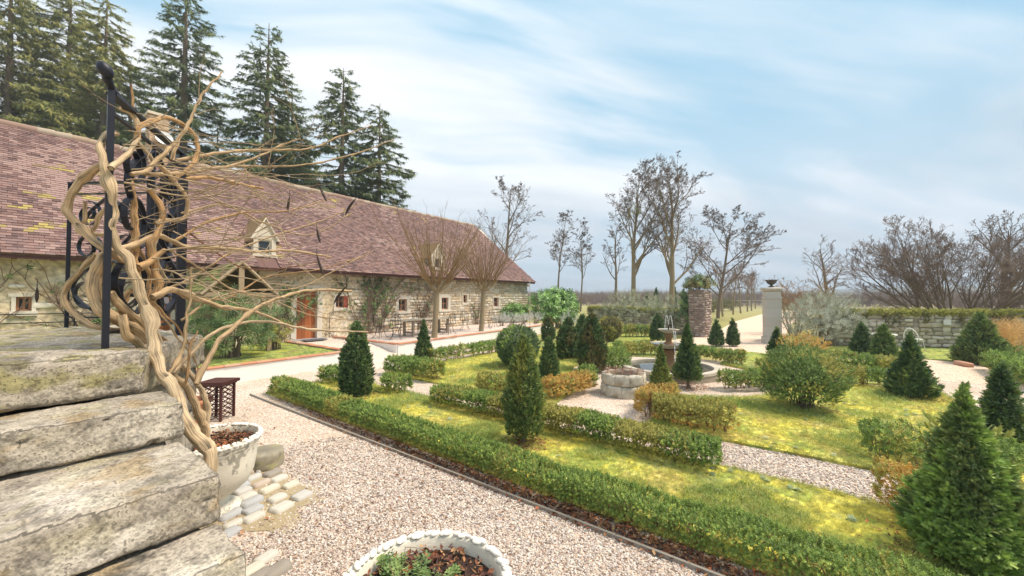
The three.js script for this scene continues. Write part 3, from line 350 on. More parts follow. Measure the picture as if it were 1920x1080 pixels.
const STEMS = [
 [0.0409, 0.0161, [0.686, 0.965, -2.356, 0.659, 1.117, -2.324, 0.64, 1.23, -2.349, 0.635, 1.299, -2.373, 0.604, 1.353, -2.448, 0.571, 1.459, -2.526, 0.553, 1.554, -2.584, 0.521, 1.65, -2.676, 0.502, 1.734, -2.751, 0.499, 1.811, -2.789, 0.495, 1.897, -2.811, 0.482, 1.969, -2.828, 0.467, 2.024, -2.848, 0.441, 2.128, -2.866, 0.424, 2.202, -2.872, 0.402, 2.27, -2.885, 0.372, 2.319, -2.892, 0.346, 2.38, -2.877, 0.347, 2.444, -2.876, 0.345, 2.517, -2.877, 0.332, 2.616, -2.845, 0.311, 2.696, -2.857, 0.298, 2.785, -2.874, 0.305, 2.865, -2.898, 0.333, 2.926, -2.945, 0.365, 2.96, -3.018]],
 [0.0205, 0.0146, [0.35, 2.762, -2.946, 0.312, 2.741, -2.939, 0.265, 2.698, -3.001, 0.229, 2.636, -3.05, 0.208, 2.557, -3.077, 0.209, 2.5, -3.076, 0.232, 2.438, -3.046, 0.256, 2.401, -3.013, 0.289, 2.353, -2.969, 0.33, 2.3, -2.914, 0.387, 2.257, -2.965, 0.433, 2.23, -3.003]],
 [0.0117, 0.0146, [0.295, 2.283, -3.012, 0.257, 2.201, -3.063, 0.222, 2.113, -3.109, 0.206, 2.053, -3.13, 0.221, 1.99, -3.111, 0.261, 1.928, -3.057, 0.306, 1.897, -2.997, 0.366, 1.874, -2.969, 0.437, 1.845, -3.032, 0.503, 1.791, -3.081]],
 [0.0322, 0.0263, [0.34, 2.272, -2.906, 0.315, 2.231, -2.919, 0.295, 2.187, -2.945, 0.288, 2.125, -2.954, 0.301, 2.053, -2.937, 0.32, 1.986, -2.911, 0.36, 1.945, -2.916, 0.409, 1.907, -2.961, 0.48, 1.858, -3.018, 0.53, 1.787, -3.051, 0.56, 1.723, -3.069]],
 [0.0146, 0.0205, [0.434, 2.762, -3.057, 0.442, 2.679, -3.062, 0.453, 2.595, -3.068, 0.46, 2.51, -3.07, 0.463, 2.436, -3.07, 0.459, 2.379, -3.066, 0.463, 2.278, -3.066, 0.469, 2.207, -3.068, 0.478, 2.134, -3.072]],
 [0.0146, 0.0205, [0.518, 2.68, -3.044, 0.543, 2.653, -3.059, 0.576, 2.595, -3.077, 0.569, 2.473, -3.07, 0.543, 2.401, -3.052, 0.52, 2.365, -3.036, 0.537, 2.273, -3.045, 0.556, 2.202, -3.056, 0.566, 2.104, -3.059, 0.548, 2.034, -3.046, 0.536, 1.916, -3.035]],
 [0.0234, 0.0117, [0.457, 2.214, -2.949, 0.512, 2.256, -2.992, 0.564, 2.312, -3.028, 0.588, 2.335, -3.043]],
 [0.0175, 0.0073, [0.387, 2.314, -2.954, 0.422, 2.335, -2.985, 0.473, 2.365, -3.027, 0.553, 2.415, -3.083, 0.639, 2.4, -3.131, 0.715, 2.378, -3.166, 0.94, 2.396, -3.238, 1.151, 2.392, -3.272, 1.38, 2.423, -3.28, 1.716, 2.398, -3.252]],
 [0.0205, 0.0073, [0.525, 2.047, -2.972, 0.562, 2.066, -2.997, 0.602, 2.095, -3.022, 0.699, 2.063, -3.071, 0.807, 2.019, -3.115, 0.92, 1.981, -3.148, 1.091, 1.953, -3.182, 1.354, 1.821, -3.199, 1.385, 1.794, -3.199]],
 [0.0175, 0.0205, [0.346, 2.075, -2.88, 0.376, 2.019, -2.909, 0.411, 1.977, -2.94, 0.488, 1.904, -3, 0.532, 1.848, -3.03]],
 [0.0175, 0.0234, [0.384, 1.958, -2.84, 0.394, 1.896, -2.848, 0.415, 1.839, -2.866, 0.451, 1.808, -2.896, 0.507, 1.717, -2.938, 0.606, 1.604, -3, 0.697, 1.499, -3.047, 0.76, 1.346, -3.072, 0.804, 1.22, -3.087, 0.818, 1.106, -3.09]],
 [0.0146, 0.0234, [0.556, 1.842, -3.046, 0.578, 1.786, -3.058, 0.62, 1.706, -3.081, 0.678, 1.633, -3.109, 0.728, 1.57, -3.131, 0.808, 1.431, -3.16, 0.841, 1.279, -3.169, 0.831, 1.128, -3.162, 0.889, 1.029, -3.179, 0.874, 0.936, -3.173, 0.675, 1.076, -2.354]],
 [0.0146, 0.0088, [0.327, 2.702, -2.783, 0.373, 2.778, -2.832, 0.425, 2.872, -2.882, 0.451, 2.927, -2.905]],
 [0.0146, 0.0102, [0.464, 2.967, -3.074, 0.47, 3.041, -3.081, 0.556, 3.137, -3.139, 0.603, 3.179, -3.166, 0.699, 3.178, -3.211, 0.77, 3.124, -3.237, 0.775, 3.006, -3.236, 0.721, 2.885, -3.214, 0.64, 2.784, -3.175]],
 [0.0117, 0.0044, [0.63, 2.91, -3.138, 0.66, 3.032, -3.156, 0.7, 3.148, -3.176, 0.732, 3.227, -3.191, 0.759, 3.324, -3.202, 0.826, 3.481, -3.228, 0.923, 3.66, -3.256]],
 [0.0146, 0.0088, [0.385, 3.111, -3.028, 0.426, 3.113, -3.062, 0.449, 3.089, -3.079, 0.462, 3.04, -3.087, 0.466, 2.972, -3.088, 0.497, 2.93, -3.109, 0.557, 2.864, -3.145]],
 [0.0073, 0.0044, [0.443, 3.115, -3.1, 0.447, 3.181, -3.105, 0.438, 3.248, -3.1, 0.435, 3.291, -3.099]],
 [0.0117, 0.0102, [0.419, 2.72, -2.909, 0.48, 2.761, -2.959, 0.551, 2.873, -3.011, 0.632, 3.007, -3.06]],
 [0.0117, 0.0117, [0.524, 2.861, -3.052, 0.617, 2.8, -3.106, 0.69, 2.722, -3.139, 0.718, 2.632, -3.15, 0.701, 2.566, -3.141, 0.652, 2.535, -3.117, 0.585, 2.519, -3.081, 0.542, 2.484, -3.054]],
 [0.0132, 0.0044, [0.497, 2.779, -3.092, 0.633, 2.83, -3.173, 0.842, 2.93, -3.256, 1.048, 3.042, -3.302, 1.148, 3.114, -3.314, 1.307, 3.249, -3.323, 1.471, 3.372, -3.319]],
 [0.0117, 0.0035, [0.674, 2.948, -3.254, 0.75, 2.991, -3.285, 0.893, 3.074, -3.33, 1.087, 3.161, -3.365, 1.567, 3.332, -3.364, 1.841, 3.521, -3.324, 2.125, 3.705, -3.259]],
 [0.0132, 0.0073, [0.707, 2.81, -3.149, 0.808, 2.856, -3.187, 0.962, 2.873, -3.229, 1.12, 2.875, -3.253, 1.197, 2.878, -3.26]],
 [0.0088, 0.0044, [0.75, 2.878, -3.342, 0.911, 2.991, -3.39, 1.159, 3.074, -3.426, 1.516, 3.181, -3.421, 1.962, 3.391, -3.35, 2.357, 3.638, -3.242]],
 [0.0132, 0.0058, [0.606, 1.61, -2.897, 0.677, 1.683, -2.939, 0.805, 1.809, -2.998, 0.918, 1.855, -3.036, 1.06, 1.878, -3.068, 1.233, 1.857, -3.089, 1.37, 1.816, -3.094, 1.59, 1.777, -3.084, 1.943, 1.746, -3.033]],
 [0.0161, 0.0088, [0.7, 1.54, -2.836, 0.733, 1.62, -2.854, 0.771, 1.69, -2.872, 0.812, 1.759, -2.89, 0.914, 1.86, -2.927, 1.036, 1.967, -2.958, 1.188, 2.039, -2.982, 1.396, 2.099, -2.993, 1.749, 2.103, -2.966]],
 [0.0088, 0.0035, [0.641, 2.098, -3.219, 0.775, 2.183, -3.278, 1.037, 2.394, -3.347, 1.335, 2.555, -3.369, 1.667, 2.713, -3.346, 2.032, 2.94, -3.278]],
 [0.0088, 0.0035, [0.667, 2.408, -3.18, 0.818, 2.547, -3.242, 1.051, 2.669, -3.297, 1.391, 2.753, -3.316, 1.728, 2.918, -3.286]],
 [0.0076, 0.0035, [0.626, 2.336, -3.099, 0.774, 2.25, -3.164, 0.969, 2.114, -3.218, 1.22, 2.038, -3.251, 1.538, 1.904, -3.246, 1.843, 1.847, -3.206]],
 [0.0076, 0.0035, [0.737, 2.626, -3.391, 0.999, 2.742, -3.46, 1.298, 2.648, -3.481, 1.629, 2.602, -3.458, 1.993, 2.847, -3.392]],
 [0.0070, 0.0029, [1.14, 3.144, -3.538, 1.199, 2.965, -3.539, 1.277, 2.864, -3.539, 1.33, 2.727, -3.537]],
 [0.0076, 0.0035, [0.746, 2.039, -3.264, 0.972, 2.038, -3.329, 1.26, 2.206, -3.364, 1.67, 2.292, -3.342, 2.035, 2.436, -3.274]],
 [0.0070, 0.0035, [0.674, 1.908, -3.056, 0.854, 2.039, -3.131, 1.09, 2.096, -3.184, 1.43, 2.123, -3.201, 1.768, 2.313, -3.17, 2.044, 2.475, -3.117]],
 [0.0064, 0.0029, [0.725, 2.5, -3.266, 0.901, 2.379, -3.319, 1.074, 2.278, -3.35, 1.337, 2.274, -3.366, 1.669, 2.362, -3.343]],
 [0.0102, 0.0058, [0.576, 1.624, -2.821, 0.634, 1.733, -2.86, 0.655, 1.853, -2.874, 0.675, 2.041, -2.889, 0.69, 2.232, -2.901]],
 [0.0088, 0.0044, [0.653, 1.532, -2.866, 0.668, 1.634, -2.877, 0.678, 1.757, -2.885, 0.723, 1.847, -2.909]],
 [0.0076, 0.0041, [0.53, 2.041, -3.034, 0.604, 1.911, -3.077, 0.69, 1.771, -3.119, 0.757, 1.667, -3.145, 0.801, 1.531, -3.16]],
 [0.0146, 0.0117, [0.402, 2.318, -3.067, 0.355, 2.305, -3.025, 0.327, 2.274, -3.036, 0.303, 2.215, -3.067]],
 [0.0146, 0.0088, [0.275, 2.411, -3.139, 0.31, 2.393, -3.091, 0.346, 2.393, -3.044, 0.381, 2.356, -3.076]],
 [0.0117, 0.0102, [0.356, 2.571, -3.034, 0.323, 2.507, -3.041, 0.304, 2.419, -3.067, 0.29, 2.375, -3.085]],
 [0.0088, 0.0088, [0.263, 2.559, -3.037, 0.263, 2.496, -3.038, 0.255, 2.425, -3.048]],
 [0.0146, 0.0117, [0.474, 2.421, -3.151, 0.498, 2.329, -3.166, 0.534, 2.236, -3.187, 0.548, 2.138, -3.193, 0.539, 2.04, -3.185]],
 [0.0117, 0.0088, [0.607, 2.484, -3.271, 0.58, 2.343, -3.253, 0.61, 2.244, -3.267, 0.663, 2.144, -3.29]],
 [0.0175, 0.0146, [0.425, 1.902, -3.073, 0.407, 1.981, -3.061, 0.423, 2.041, -3.076, 0.466, 2.087, -3.112, 0.498, 2.041, -3.133, 0.515, 1.945, -3.142]],
 [0.0102, 0.0058, [0.579, 1.81, -3.119, 0.647, 1.773, -3.155, 0.731, 1.752, -3.194, 0.795, 1.754, -3.219]],
 [0.0073, 0.0035, [0.519, 2.023, -2.908, 0.577, 1.948, -2.945, 0.633, 1.875, -2.976, 0.705, 1.744, -3.01, 0.736, 1.641, -3.022]],
];
const PODS = [[1.123, 2.663, -2.672, 0.091, -0.1, 0.1], [1.257, 2.733, -2.493, 0.118, 0.45, 0.05], [1.363, 2.641, -2.352, 0.118, -0.6, 0.3], [1.242, 2.452, -2.513, 0.104, 0.25, 0.1], [1.25, 2.259, -2.503, 0.146, 0.35, 0.1], [1.326, 2.064, -2.401, 0.118, -0.7, 0.3], [0.133, 2.063, -3.663, 0.096, 0, 0]] ;
const COBBLES = [[1.66, -5.21], [1.74, -4.95], [1.92, -4.89], [1.91, -4.69], [1.58, -4.98], [1.57, -4.82], [1.56, -4.7], [1.55, -4.54], [1.92, -4.43], [1.74, -4.72], [1.75, -4.52], [1.72, -4.26], [1.89, -4.11], [1.53, -4.38], [1.67, -4.04], [1.35, -4.49], [1.49, -4.22], [1.32, -4.3], [1.44, -4.06], [1.29, -4.09], [1.85, -5.17], [1.72, -5.28], [1.23, -3.97], [1.91, -5.12], [1.28, -3.36], [1.26, -3.14], [1.17, -3.17], [1.15, -3.29]] ;

// ---------------------------------------------------------------- perron: worn stone steps and landing
const stoneTone = (seed, o = {}) => (x, y, z, nx, ny, nz, pit) => {
  const a = fbm(x * 2.2 + seed, y * 2.6, z * 2.2, 4), b = fbm(x * 6 + seed, y * 11, z * 6, 4), c = fbm(x * 3.1, y * 5 + seed, z * 3.1, 5), s = pn(x * 75, y * 75, z * 75), s2 = pn(x * 160, y * 160 + seed, z * 160);
  let q = lerp3(o.base || [0.40, 0.36, 0.305], o.alt || [0.54, 0.495, 0.425], clamp(0.5 + a * 1.7));
  q = lerp3(q, [0.74, 0.70, 0.62], (o.white ?? 0.5) * smooth(0.05, 0.26, c + b * 0.3));
  q = lerp3(q, [0.36, 0.335, 0.14], (o.moss ?? 0.4) * smooth(0.08, 0.3, b - a * 0.5 + (o.mossAt || 0)));
  q = lerp3(q, [0.40, 0.30, 0.165], 0.7 * smooth(0.14, 0.32, fbm(x * 4 + 9, y * 9, z * 4 + seed, 4)));
  q = lerp3(q, [0.075, 0.07, 0.06], (o.stain ?? 0.6) * smooth(0.16, 0.34, fbm(x * 5 + seed * 2, y * 7, z * 5 + 4, 5)));
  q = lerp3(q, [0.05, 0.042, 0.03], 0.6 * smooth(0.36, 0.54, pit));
  const k = 1 + s * 0.22 + s2 * 0.22; return [q[0] * k, q[1] * k, q[2] * k];
};
const PERRON = thing('stone_staircase', 'worn stone steps rising to a landing on the left, patched with lichen', 'staircase');
{
  const m = M.step, LY = 1.78, fronts = [[2.62, 1.78], [2.29, 1.564], [1.756, 1.386], [1.5, 1.195], [1.19, 1.0], [0.88, 0.81], [0.57, 0.62], [0.26, 0.43], [-0.05, 0.24]];
  const look = [{ moss: 0.75, mossAt: 0.06, white: 0.35, stain: 0.5 }, { moss: 0.3, mossAt: -0.05, white: 0.55, stain: 0.3, base: [0.34, 0.305, 0.26] }, { moss: 0.25, white: 0.75, stain: 0.4, base: [0.39, 0.35, 0.30] }, { moss: 0.25, white: 0.9, stain: 0.85, base: [0.42, 0.38, 0.325] }];
  // landing: front block, chamfered corner block, slab behind
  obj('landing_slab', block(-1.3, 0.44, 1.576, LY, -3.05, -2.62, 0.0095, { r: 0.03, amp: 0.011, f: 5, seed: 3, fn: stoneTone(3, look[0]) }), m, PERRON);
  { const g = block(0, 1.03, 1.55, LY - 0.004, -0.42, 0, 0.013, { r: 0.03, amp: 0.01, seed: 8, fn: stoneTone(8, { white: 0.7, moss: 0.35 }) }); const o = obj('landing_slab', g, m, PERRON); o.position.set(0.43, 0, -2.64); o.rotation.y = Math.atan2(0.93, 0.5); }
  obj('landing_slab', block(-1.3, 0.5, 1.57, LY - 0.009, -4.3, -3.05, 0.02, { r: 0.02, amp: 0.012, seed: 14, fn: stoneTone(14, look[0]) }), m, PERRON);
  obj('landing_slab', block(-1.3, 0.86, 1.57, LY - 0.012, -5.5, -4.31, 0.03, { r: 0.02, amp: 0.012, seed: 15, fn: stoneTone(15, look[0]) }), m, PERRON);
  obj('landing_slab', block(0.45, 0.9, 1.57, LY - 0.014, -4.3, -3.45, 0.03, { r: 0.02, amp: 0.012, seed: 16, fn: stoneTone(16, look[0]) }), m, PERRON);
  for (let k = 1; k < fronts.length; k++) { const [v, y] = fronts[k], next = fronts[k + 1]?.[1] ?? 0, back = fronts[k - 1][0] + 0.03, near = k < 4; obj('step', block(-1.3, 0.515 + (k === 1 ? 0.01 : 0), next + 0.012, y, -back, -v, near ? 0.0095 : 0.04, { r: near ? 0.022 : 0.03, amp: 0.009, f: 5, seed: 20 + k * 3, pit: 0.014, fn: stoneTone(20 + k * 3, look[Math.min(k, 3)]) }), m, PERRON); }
  for (let k = 1; k < 6; k++) { const z = 5.5 + k * 0.36; obj('step', block(-1.3, 0.5, LY - k * 0.2 - 0.2 + 0.012, LY - k * 0.2, -z, -z + 0.4, 0.05, { r: 0.03, seed: 60 + k, fn: stoneTone(60 + k, look[2]) }), m, PERRON); }
  // masonry under the steps and landing, block by block
  const wt = { r: 0.015, amp: 0.01, pit: 0.006 }; let sd = 80;
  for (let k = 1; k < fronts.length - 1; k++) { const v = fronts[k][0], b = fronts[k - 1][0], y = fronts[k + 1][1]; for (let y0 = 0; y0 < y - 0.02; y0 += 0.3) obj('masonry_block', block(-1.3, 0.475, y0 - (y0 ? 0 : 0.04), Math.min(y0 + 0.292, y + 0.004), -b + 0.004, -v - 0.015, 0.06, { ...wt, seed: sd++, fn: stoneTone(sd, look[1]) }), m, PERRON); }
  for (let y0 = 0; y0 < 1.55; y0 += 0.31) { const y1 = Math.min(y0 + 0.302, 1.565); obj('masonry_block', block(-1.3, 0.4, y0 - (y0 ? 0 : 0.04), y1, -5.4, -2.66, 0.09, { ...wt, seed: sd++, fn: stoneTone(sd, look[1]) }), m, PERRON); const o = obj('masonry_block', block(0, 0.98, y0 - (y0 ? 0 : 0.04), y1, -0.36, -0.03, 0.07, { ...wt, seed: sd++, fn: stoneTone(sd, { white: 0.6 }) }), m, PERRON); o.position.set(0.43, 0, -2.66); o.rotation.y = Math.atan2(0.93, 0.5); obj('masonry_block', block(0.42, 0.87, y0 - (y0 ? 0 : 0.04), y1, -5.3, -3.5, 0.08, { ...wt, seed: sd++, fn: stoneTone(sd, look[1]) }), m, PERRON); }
  for (let k = 2; k < 6; k++) { const z = 5.5 + k * 0.36; obj('masonry_block', block(-1.3, 0.47, -0.04, LY - k * 0.2 - 0.2, -z, -z + 0.345, 0.08, { ...wt, seed: sd++, fn: stoneTone(sd, look[1]) }), m, PERRON); }
}
// ---------------------------------------------------------------- wrought iron railing
function bar(mb, pts, w, t, axis) {                          // rectangular bar along pts, its broad side along axis
  const N = pts.length, rings = []; for (let k = 0; k < N; k++) { const d = V().subVectors(pts[Math.min(k + 1, N - 1)], pts[Math.max(k - 1, 0)]).normalize(), n = V().crossVectors(axis, d).normalize(), a = axis.clone().multiplyScalar(w / 2), b = n.multiplyScalar(t / 2); rings.push([pts[k].clone().add(a).add(b), pts[k].clone().sub(a).add(b), pts[k].clone().sub(a).sub(b), pts[k].clone().add(a).sub(b)]); }
  for (let k = 0; k + 1 < N; k++) for (let e = 0; e < 4; e++) { const f = (e + 1) % 4; mb.quad(rings[k][e], rings[k][f], rings[k + 1][f], rings[k + 1][e]); } mb.quad(...rings[0]); mb.quad(...rings[N - 1].slice().reverse()); return mb;
}
function spiral(cx, cy, r0, r1, a0, turns, n = 26) { const o = []; for (let k = 0; k <= n; k++) { const t = k / n, a = a0 + turns * 2 * Math.PI * t, r = mix(r0, r1, t); o.push([cx + r * Math.cos(a), cy + r * Math.sin(a)]); } return o; }
function panel(A, B, y0, y1, parent) {                        // scrolls in a panel between two posts
  const L = Math.hypot(B[0] - A[0], B[1] - A[1]), ux = (B[0] - A[0]) / L, uz = (B[1] - A[1]) / L, ax = V(-uz, 0, ux), P = (s, y) => V(A[0] + ux * s, y, A[1] + uz * s), H = y1 - y0;
  const scroll = (pts) => bar(new MB(), pts.map(p => P(p[0] * L, y0 + p[1] * H)), 0.03, 0.009, ax).add('scroll', M.iron, parent);
  bar(new MB(), [P(0, y1), P(L, y1)], 0.045, 0.016, ax).add('top_rail', M.iron, parent); bar(new MB(), [P(0, y0 + 0.09), P(L, y0 + 0.09)], 0.03, 0.014, ax).add('bottom_rail', M.iron, parent); bar(new MB(), [P(0, y1 - 0.1), P(L, y1 - 0.1)], 0.024, 0.012, ax).add('upper_rail', M.iron, parent);
  for (const s of [0.5]) bar(new MB(), [P(s * L, y0 + 0.09), P(s * L, y1 - 0.1)], 0.016, 0.016, ax).add('baluster', M.iron, parent);
  const asp = L / H;                                          // s-scrolls: circles stay round
  for (const k of [-1, 1]) for (const [cy, r, q] of [[0.24, 0.16, 1], [0.55, 0.12, -1], [0.78, 0.1, 1]]) scroll(spiral(0.5 + k * 0.25, cy, r / asp * 0.95, 0.025 / asp, k > 0 ? Math.PI * (q > 0 ? 0.5 : 1.5) : Math.PI * (q > 0 ? 0.5 : 1.5), k * 1.55 * q).map(p => [p[0], cy + (p[1] - cy) * asp]));
  for (const k of [-1, 1]) { scroll([...Array(17)].map((_, i) => { const t = i / 16; return [0.5 + k * (0.03 + 0.4 * Math.sin(t * Math.PI)), 0.07 + t * 0.4]; })); scroll([...Array(17)].map((_, i) => { const t = i / 16; return [0.5 + k * (0.02 + 0.3 * Math.sin(t * Math.PI)), 0.5 + t * 0.4]; })); }
}
{
  const r = thing('iron_railing', 'dark blue wrought iron railing with scrolls round the stair landing', 'railing'), P1 = [0.33, -2.87], P2 = [0.82, -3.72], P3 = [0.8, -4.72], P4 = [0.37, -5.38], y0 = 1.775, y1 = 3.13;
  const post = (p, w, top) => new MB().box(p[0] - w, p[0] + w, y0 - 0.05, top, p[1] - w, p[1] + w).add('post', M.iron, r);
  post(P1, 0.0135, y1 + 0.01); post(P2, 0.02, y1 - 0.01); post([P2[0] - 0.03, P2[1] + 0.06], 0.016, y1 - 0.01); post(P3, 0.018, y1 - 0.01); post(P4, 0.014, y1 - 0.03);
  panel(P1, P2, y0, y1 - 0.012, r); panel(P2, P3, y0, y1 - 0.012, r); panel(P3, P4, y0, y1 - 0.03, r);
  // hand rail end: a curled knob leaning out over the steps
  const d = V(P1[0] - P2[0], 0, P1[1] - P2[1]).normalize(), e = V(P1[0], y1, P1[1]); new MB().tube([e.clone().addScaledVector(d, -0.1), e.clone().addScaledVector(d, 0.0).add(V(0, 0.012, 0)), e.clone().addScaledVector(d, 0.045).add(V(0, 0.05, 0))], [0.014, 0.018, 0.02], 8).add('rail_end', M.iron, r);
  const kg = new THREE.SphereGeometry(1, 16, 12); kg.scale(0.03, 0.042, 0.03); kg.rotateZ(0.5); const k = obj('knob', kg, M.iron, r); k.position.copy(e).addScaledVector(d, 0.06).add(V(0, 0.08, 0));
}
// ---------------------------------------------------------------- wisteria wound through the railing
{
  const w = thing('wisteria', 'leafless old wisteria twisting up the stair end and through the iron railing', 'climber', [0, 0, 0]); const R = RNG(501);
  const mats = [M.vine, M.vine.clone(), M.vine.clone(), M.vine.clone()]; mats[1].color.setRGB(0.58, 0.385, 0.21); mats[2].color.setRGB(0.66, 0.54, 0.39); mats[3].color.setRGB(0.34, 0.17, 0.09);
  const twig = new MB(), ends = [];
  STEMS.forEach(([r0, r1, c], si) => {
    const pts = []; for (let k = 0; k < c.length; k += 3) pts.push(V(c[k], c[k + 1], c[k + 2])); if (si === 0) { pts[0].set(0.575, 0.7, -2.44); pts.splice(1, 1); pts.unshift(V(0.58, -0.03, -2.5)); }
    if (si === 11) { pts.pop(); pts.push(V(0.58, 0.8, -2.47), V(0.6, -0.03, -2.58)); }
    const cu = new THREE.CatmullRomCurve3(pts, false, 'centripetal'), L = cu.getLength(), n = Math.max(10, Math.round(L / 0.014)), sp = cu.getSpacedPoints(n), rad = [], big = Math.max(r0, r1) > 0.0095;
    sp.forEach((p, k) => { const t = k / n, b = mix(r0, r1, t), kn = 1 + 0.34 * fbm(p.x * 17 + si, p.y * 17, p.z * 17, 3) + 1.6 * Math.pow(Math.max(0, pn(p.x * 11 + si * 3, p.y * 11, p.z * 11)), 3) * 2; p.x += 0.015 * pn(p.y * 13 + si, 3, k * 0.03); p.z += 0.015 * pn(p.y * 13 + si, 9, k * 0.03); p.y += 0.006 * pn(p.x * 15 + si, 5, p.z * 15); rad.push(Math.max(0.0022, b * kn)); });
    new MB().tube(sp, rad, big ? 9 : 6).add(big ? 'stem' : 'shoot', mats[r0 < 0.007 && r1 < 0.0045 ? (R() < 0.45 ? 3 : 2) : R() < 0.35 ? 1 : R() < 0.3 ? 2 : 0], w);
    if (!big || si > 5) for (let k = 6; k < n; k += Math.floor(R.r(7, 22))) ends.push([sp[k], V().subVectors(sp[Math.min(n, k + 1)], sp[k - 1]).normalize(), rad[k]]);
  });
  // thin shoots: they reach out of the tangle over the yard
  const shoot = (p, d, L, r, lv, sag) => { const n = Math.max(4, Math.round(L / 0.035)), pts = [p.clone()], q = p.clone(), dd = d.clone(); for (let k = 1; k <= n; k++) { dd.x += R.s() * 0.16; dd.y += R.s() * 0.15 - sag; dd.z += R.s() * 0.16; dd.normalize(); q.addScaledVector(dd, L / n); pts.push(q.clone()); if (lv > 0 && k > 2 && R() < 0.15) shoot(q, dd.clone().add(V(R.s() * 0.7, R.s() * 0.6, R.s() * 0.7)).normalize(), L * R.r(0.15, 0.4), r * 0.6, lv - 1, -0.005); } twig.tube(pts, t => r * (1 - 0.65 * t), 4, false); };
  for (let k = 0; k < 40; k++) { const s = R(), p = V(0.42 + s * 0.42, R.r(2.0, 3.02), -2.72 - s * 0.62).add(V(R.s() * 0.1, 0, R.s() * 0.1)); shoot(p, V(0.62 + R.s() * 0.45, R.s() * 0.34, 0.62 + R.s() * 0.5).normalize(), R.r(0.35, 1.15), R.r(0.0028, 0.0052), 2, R.r(-0.004, 0.012)); }
  for (let k = 0; k < 22; k++) { const s = R(), p = V(0.36 + s * 0.4, R.r(2.2, 3.1), -2.8 - s * 0.6); shoot(p, V(R.s(), R.s() * 0.7 + 0.1, R.s()).normalize(), R.r(0.15, 0.5), R.r(0.002, 0.0035), 1, 0.004); }
  ends.filter(() => R() < 0.32).forEach(([p, d, r]) => shoot(p, d.clone().add(V(R.s() * 0.9, R.s() * 0.9, R.s() * 0.9)).normalize(), R.r(0.06, 0.34), Math.min(0.003, r * 0.5), 1, 0));
  stuff(twig.add('twigs', mats[2], w));
  const pm = mat([0.035, 0.022, 0.016], 0.7);
  for (const [x, y, z, L, tilt, cv] of PODS) { const pts = []; for (let k = 0; k <= 8; k++) { const t = k / 8 - 0.5; pts.push(V(0.6, 0, 0.8).multiplyScalar(tilt * t * L + cv * L * (t * t)).add(V(0, -t * L, 0))); } const o = obj('seed_pod', new MB().tube([pts[0].clone().add(V(0, 0.05, 0)), ...pts], [0.001, 0.002, 0.004, 0.0065, 0.0075, 0.008, 0.0085, 0.0075, 0.005, 0.001], 7).out(), pm, w); o.position.set(x, y, z); }
}
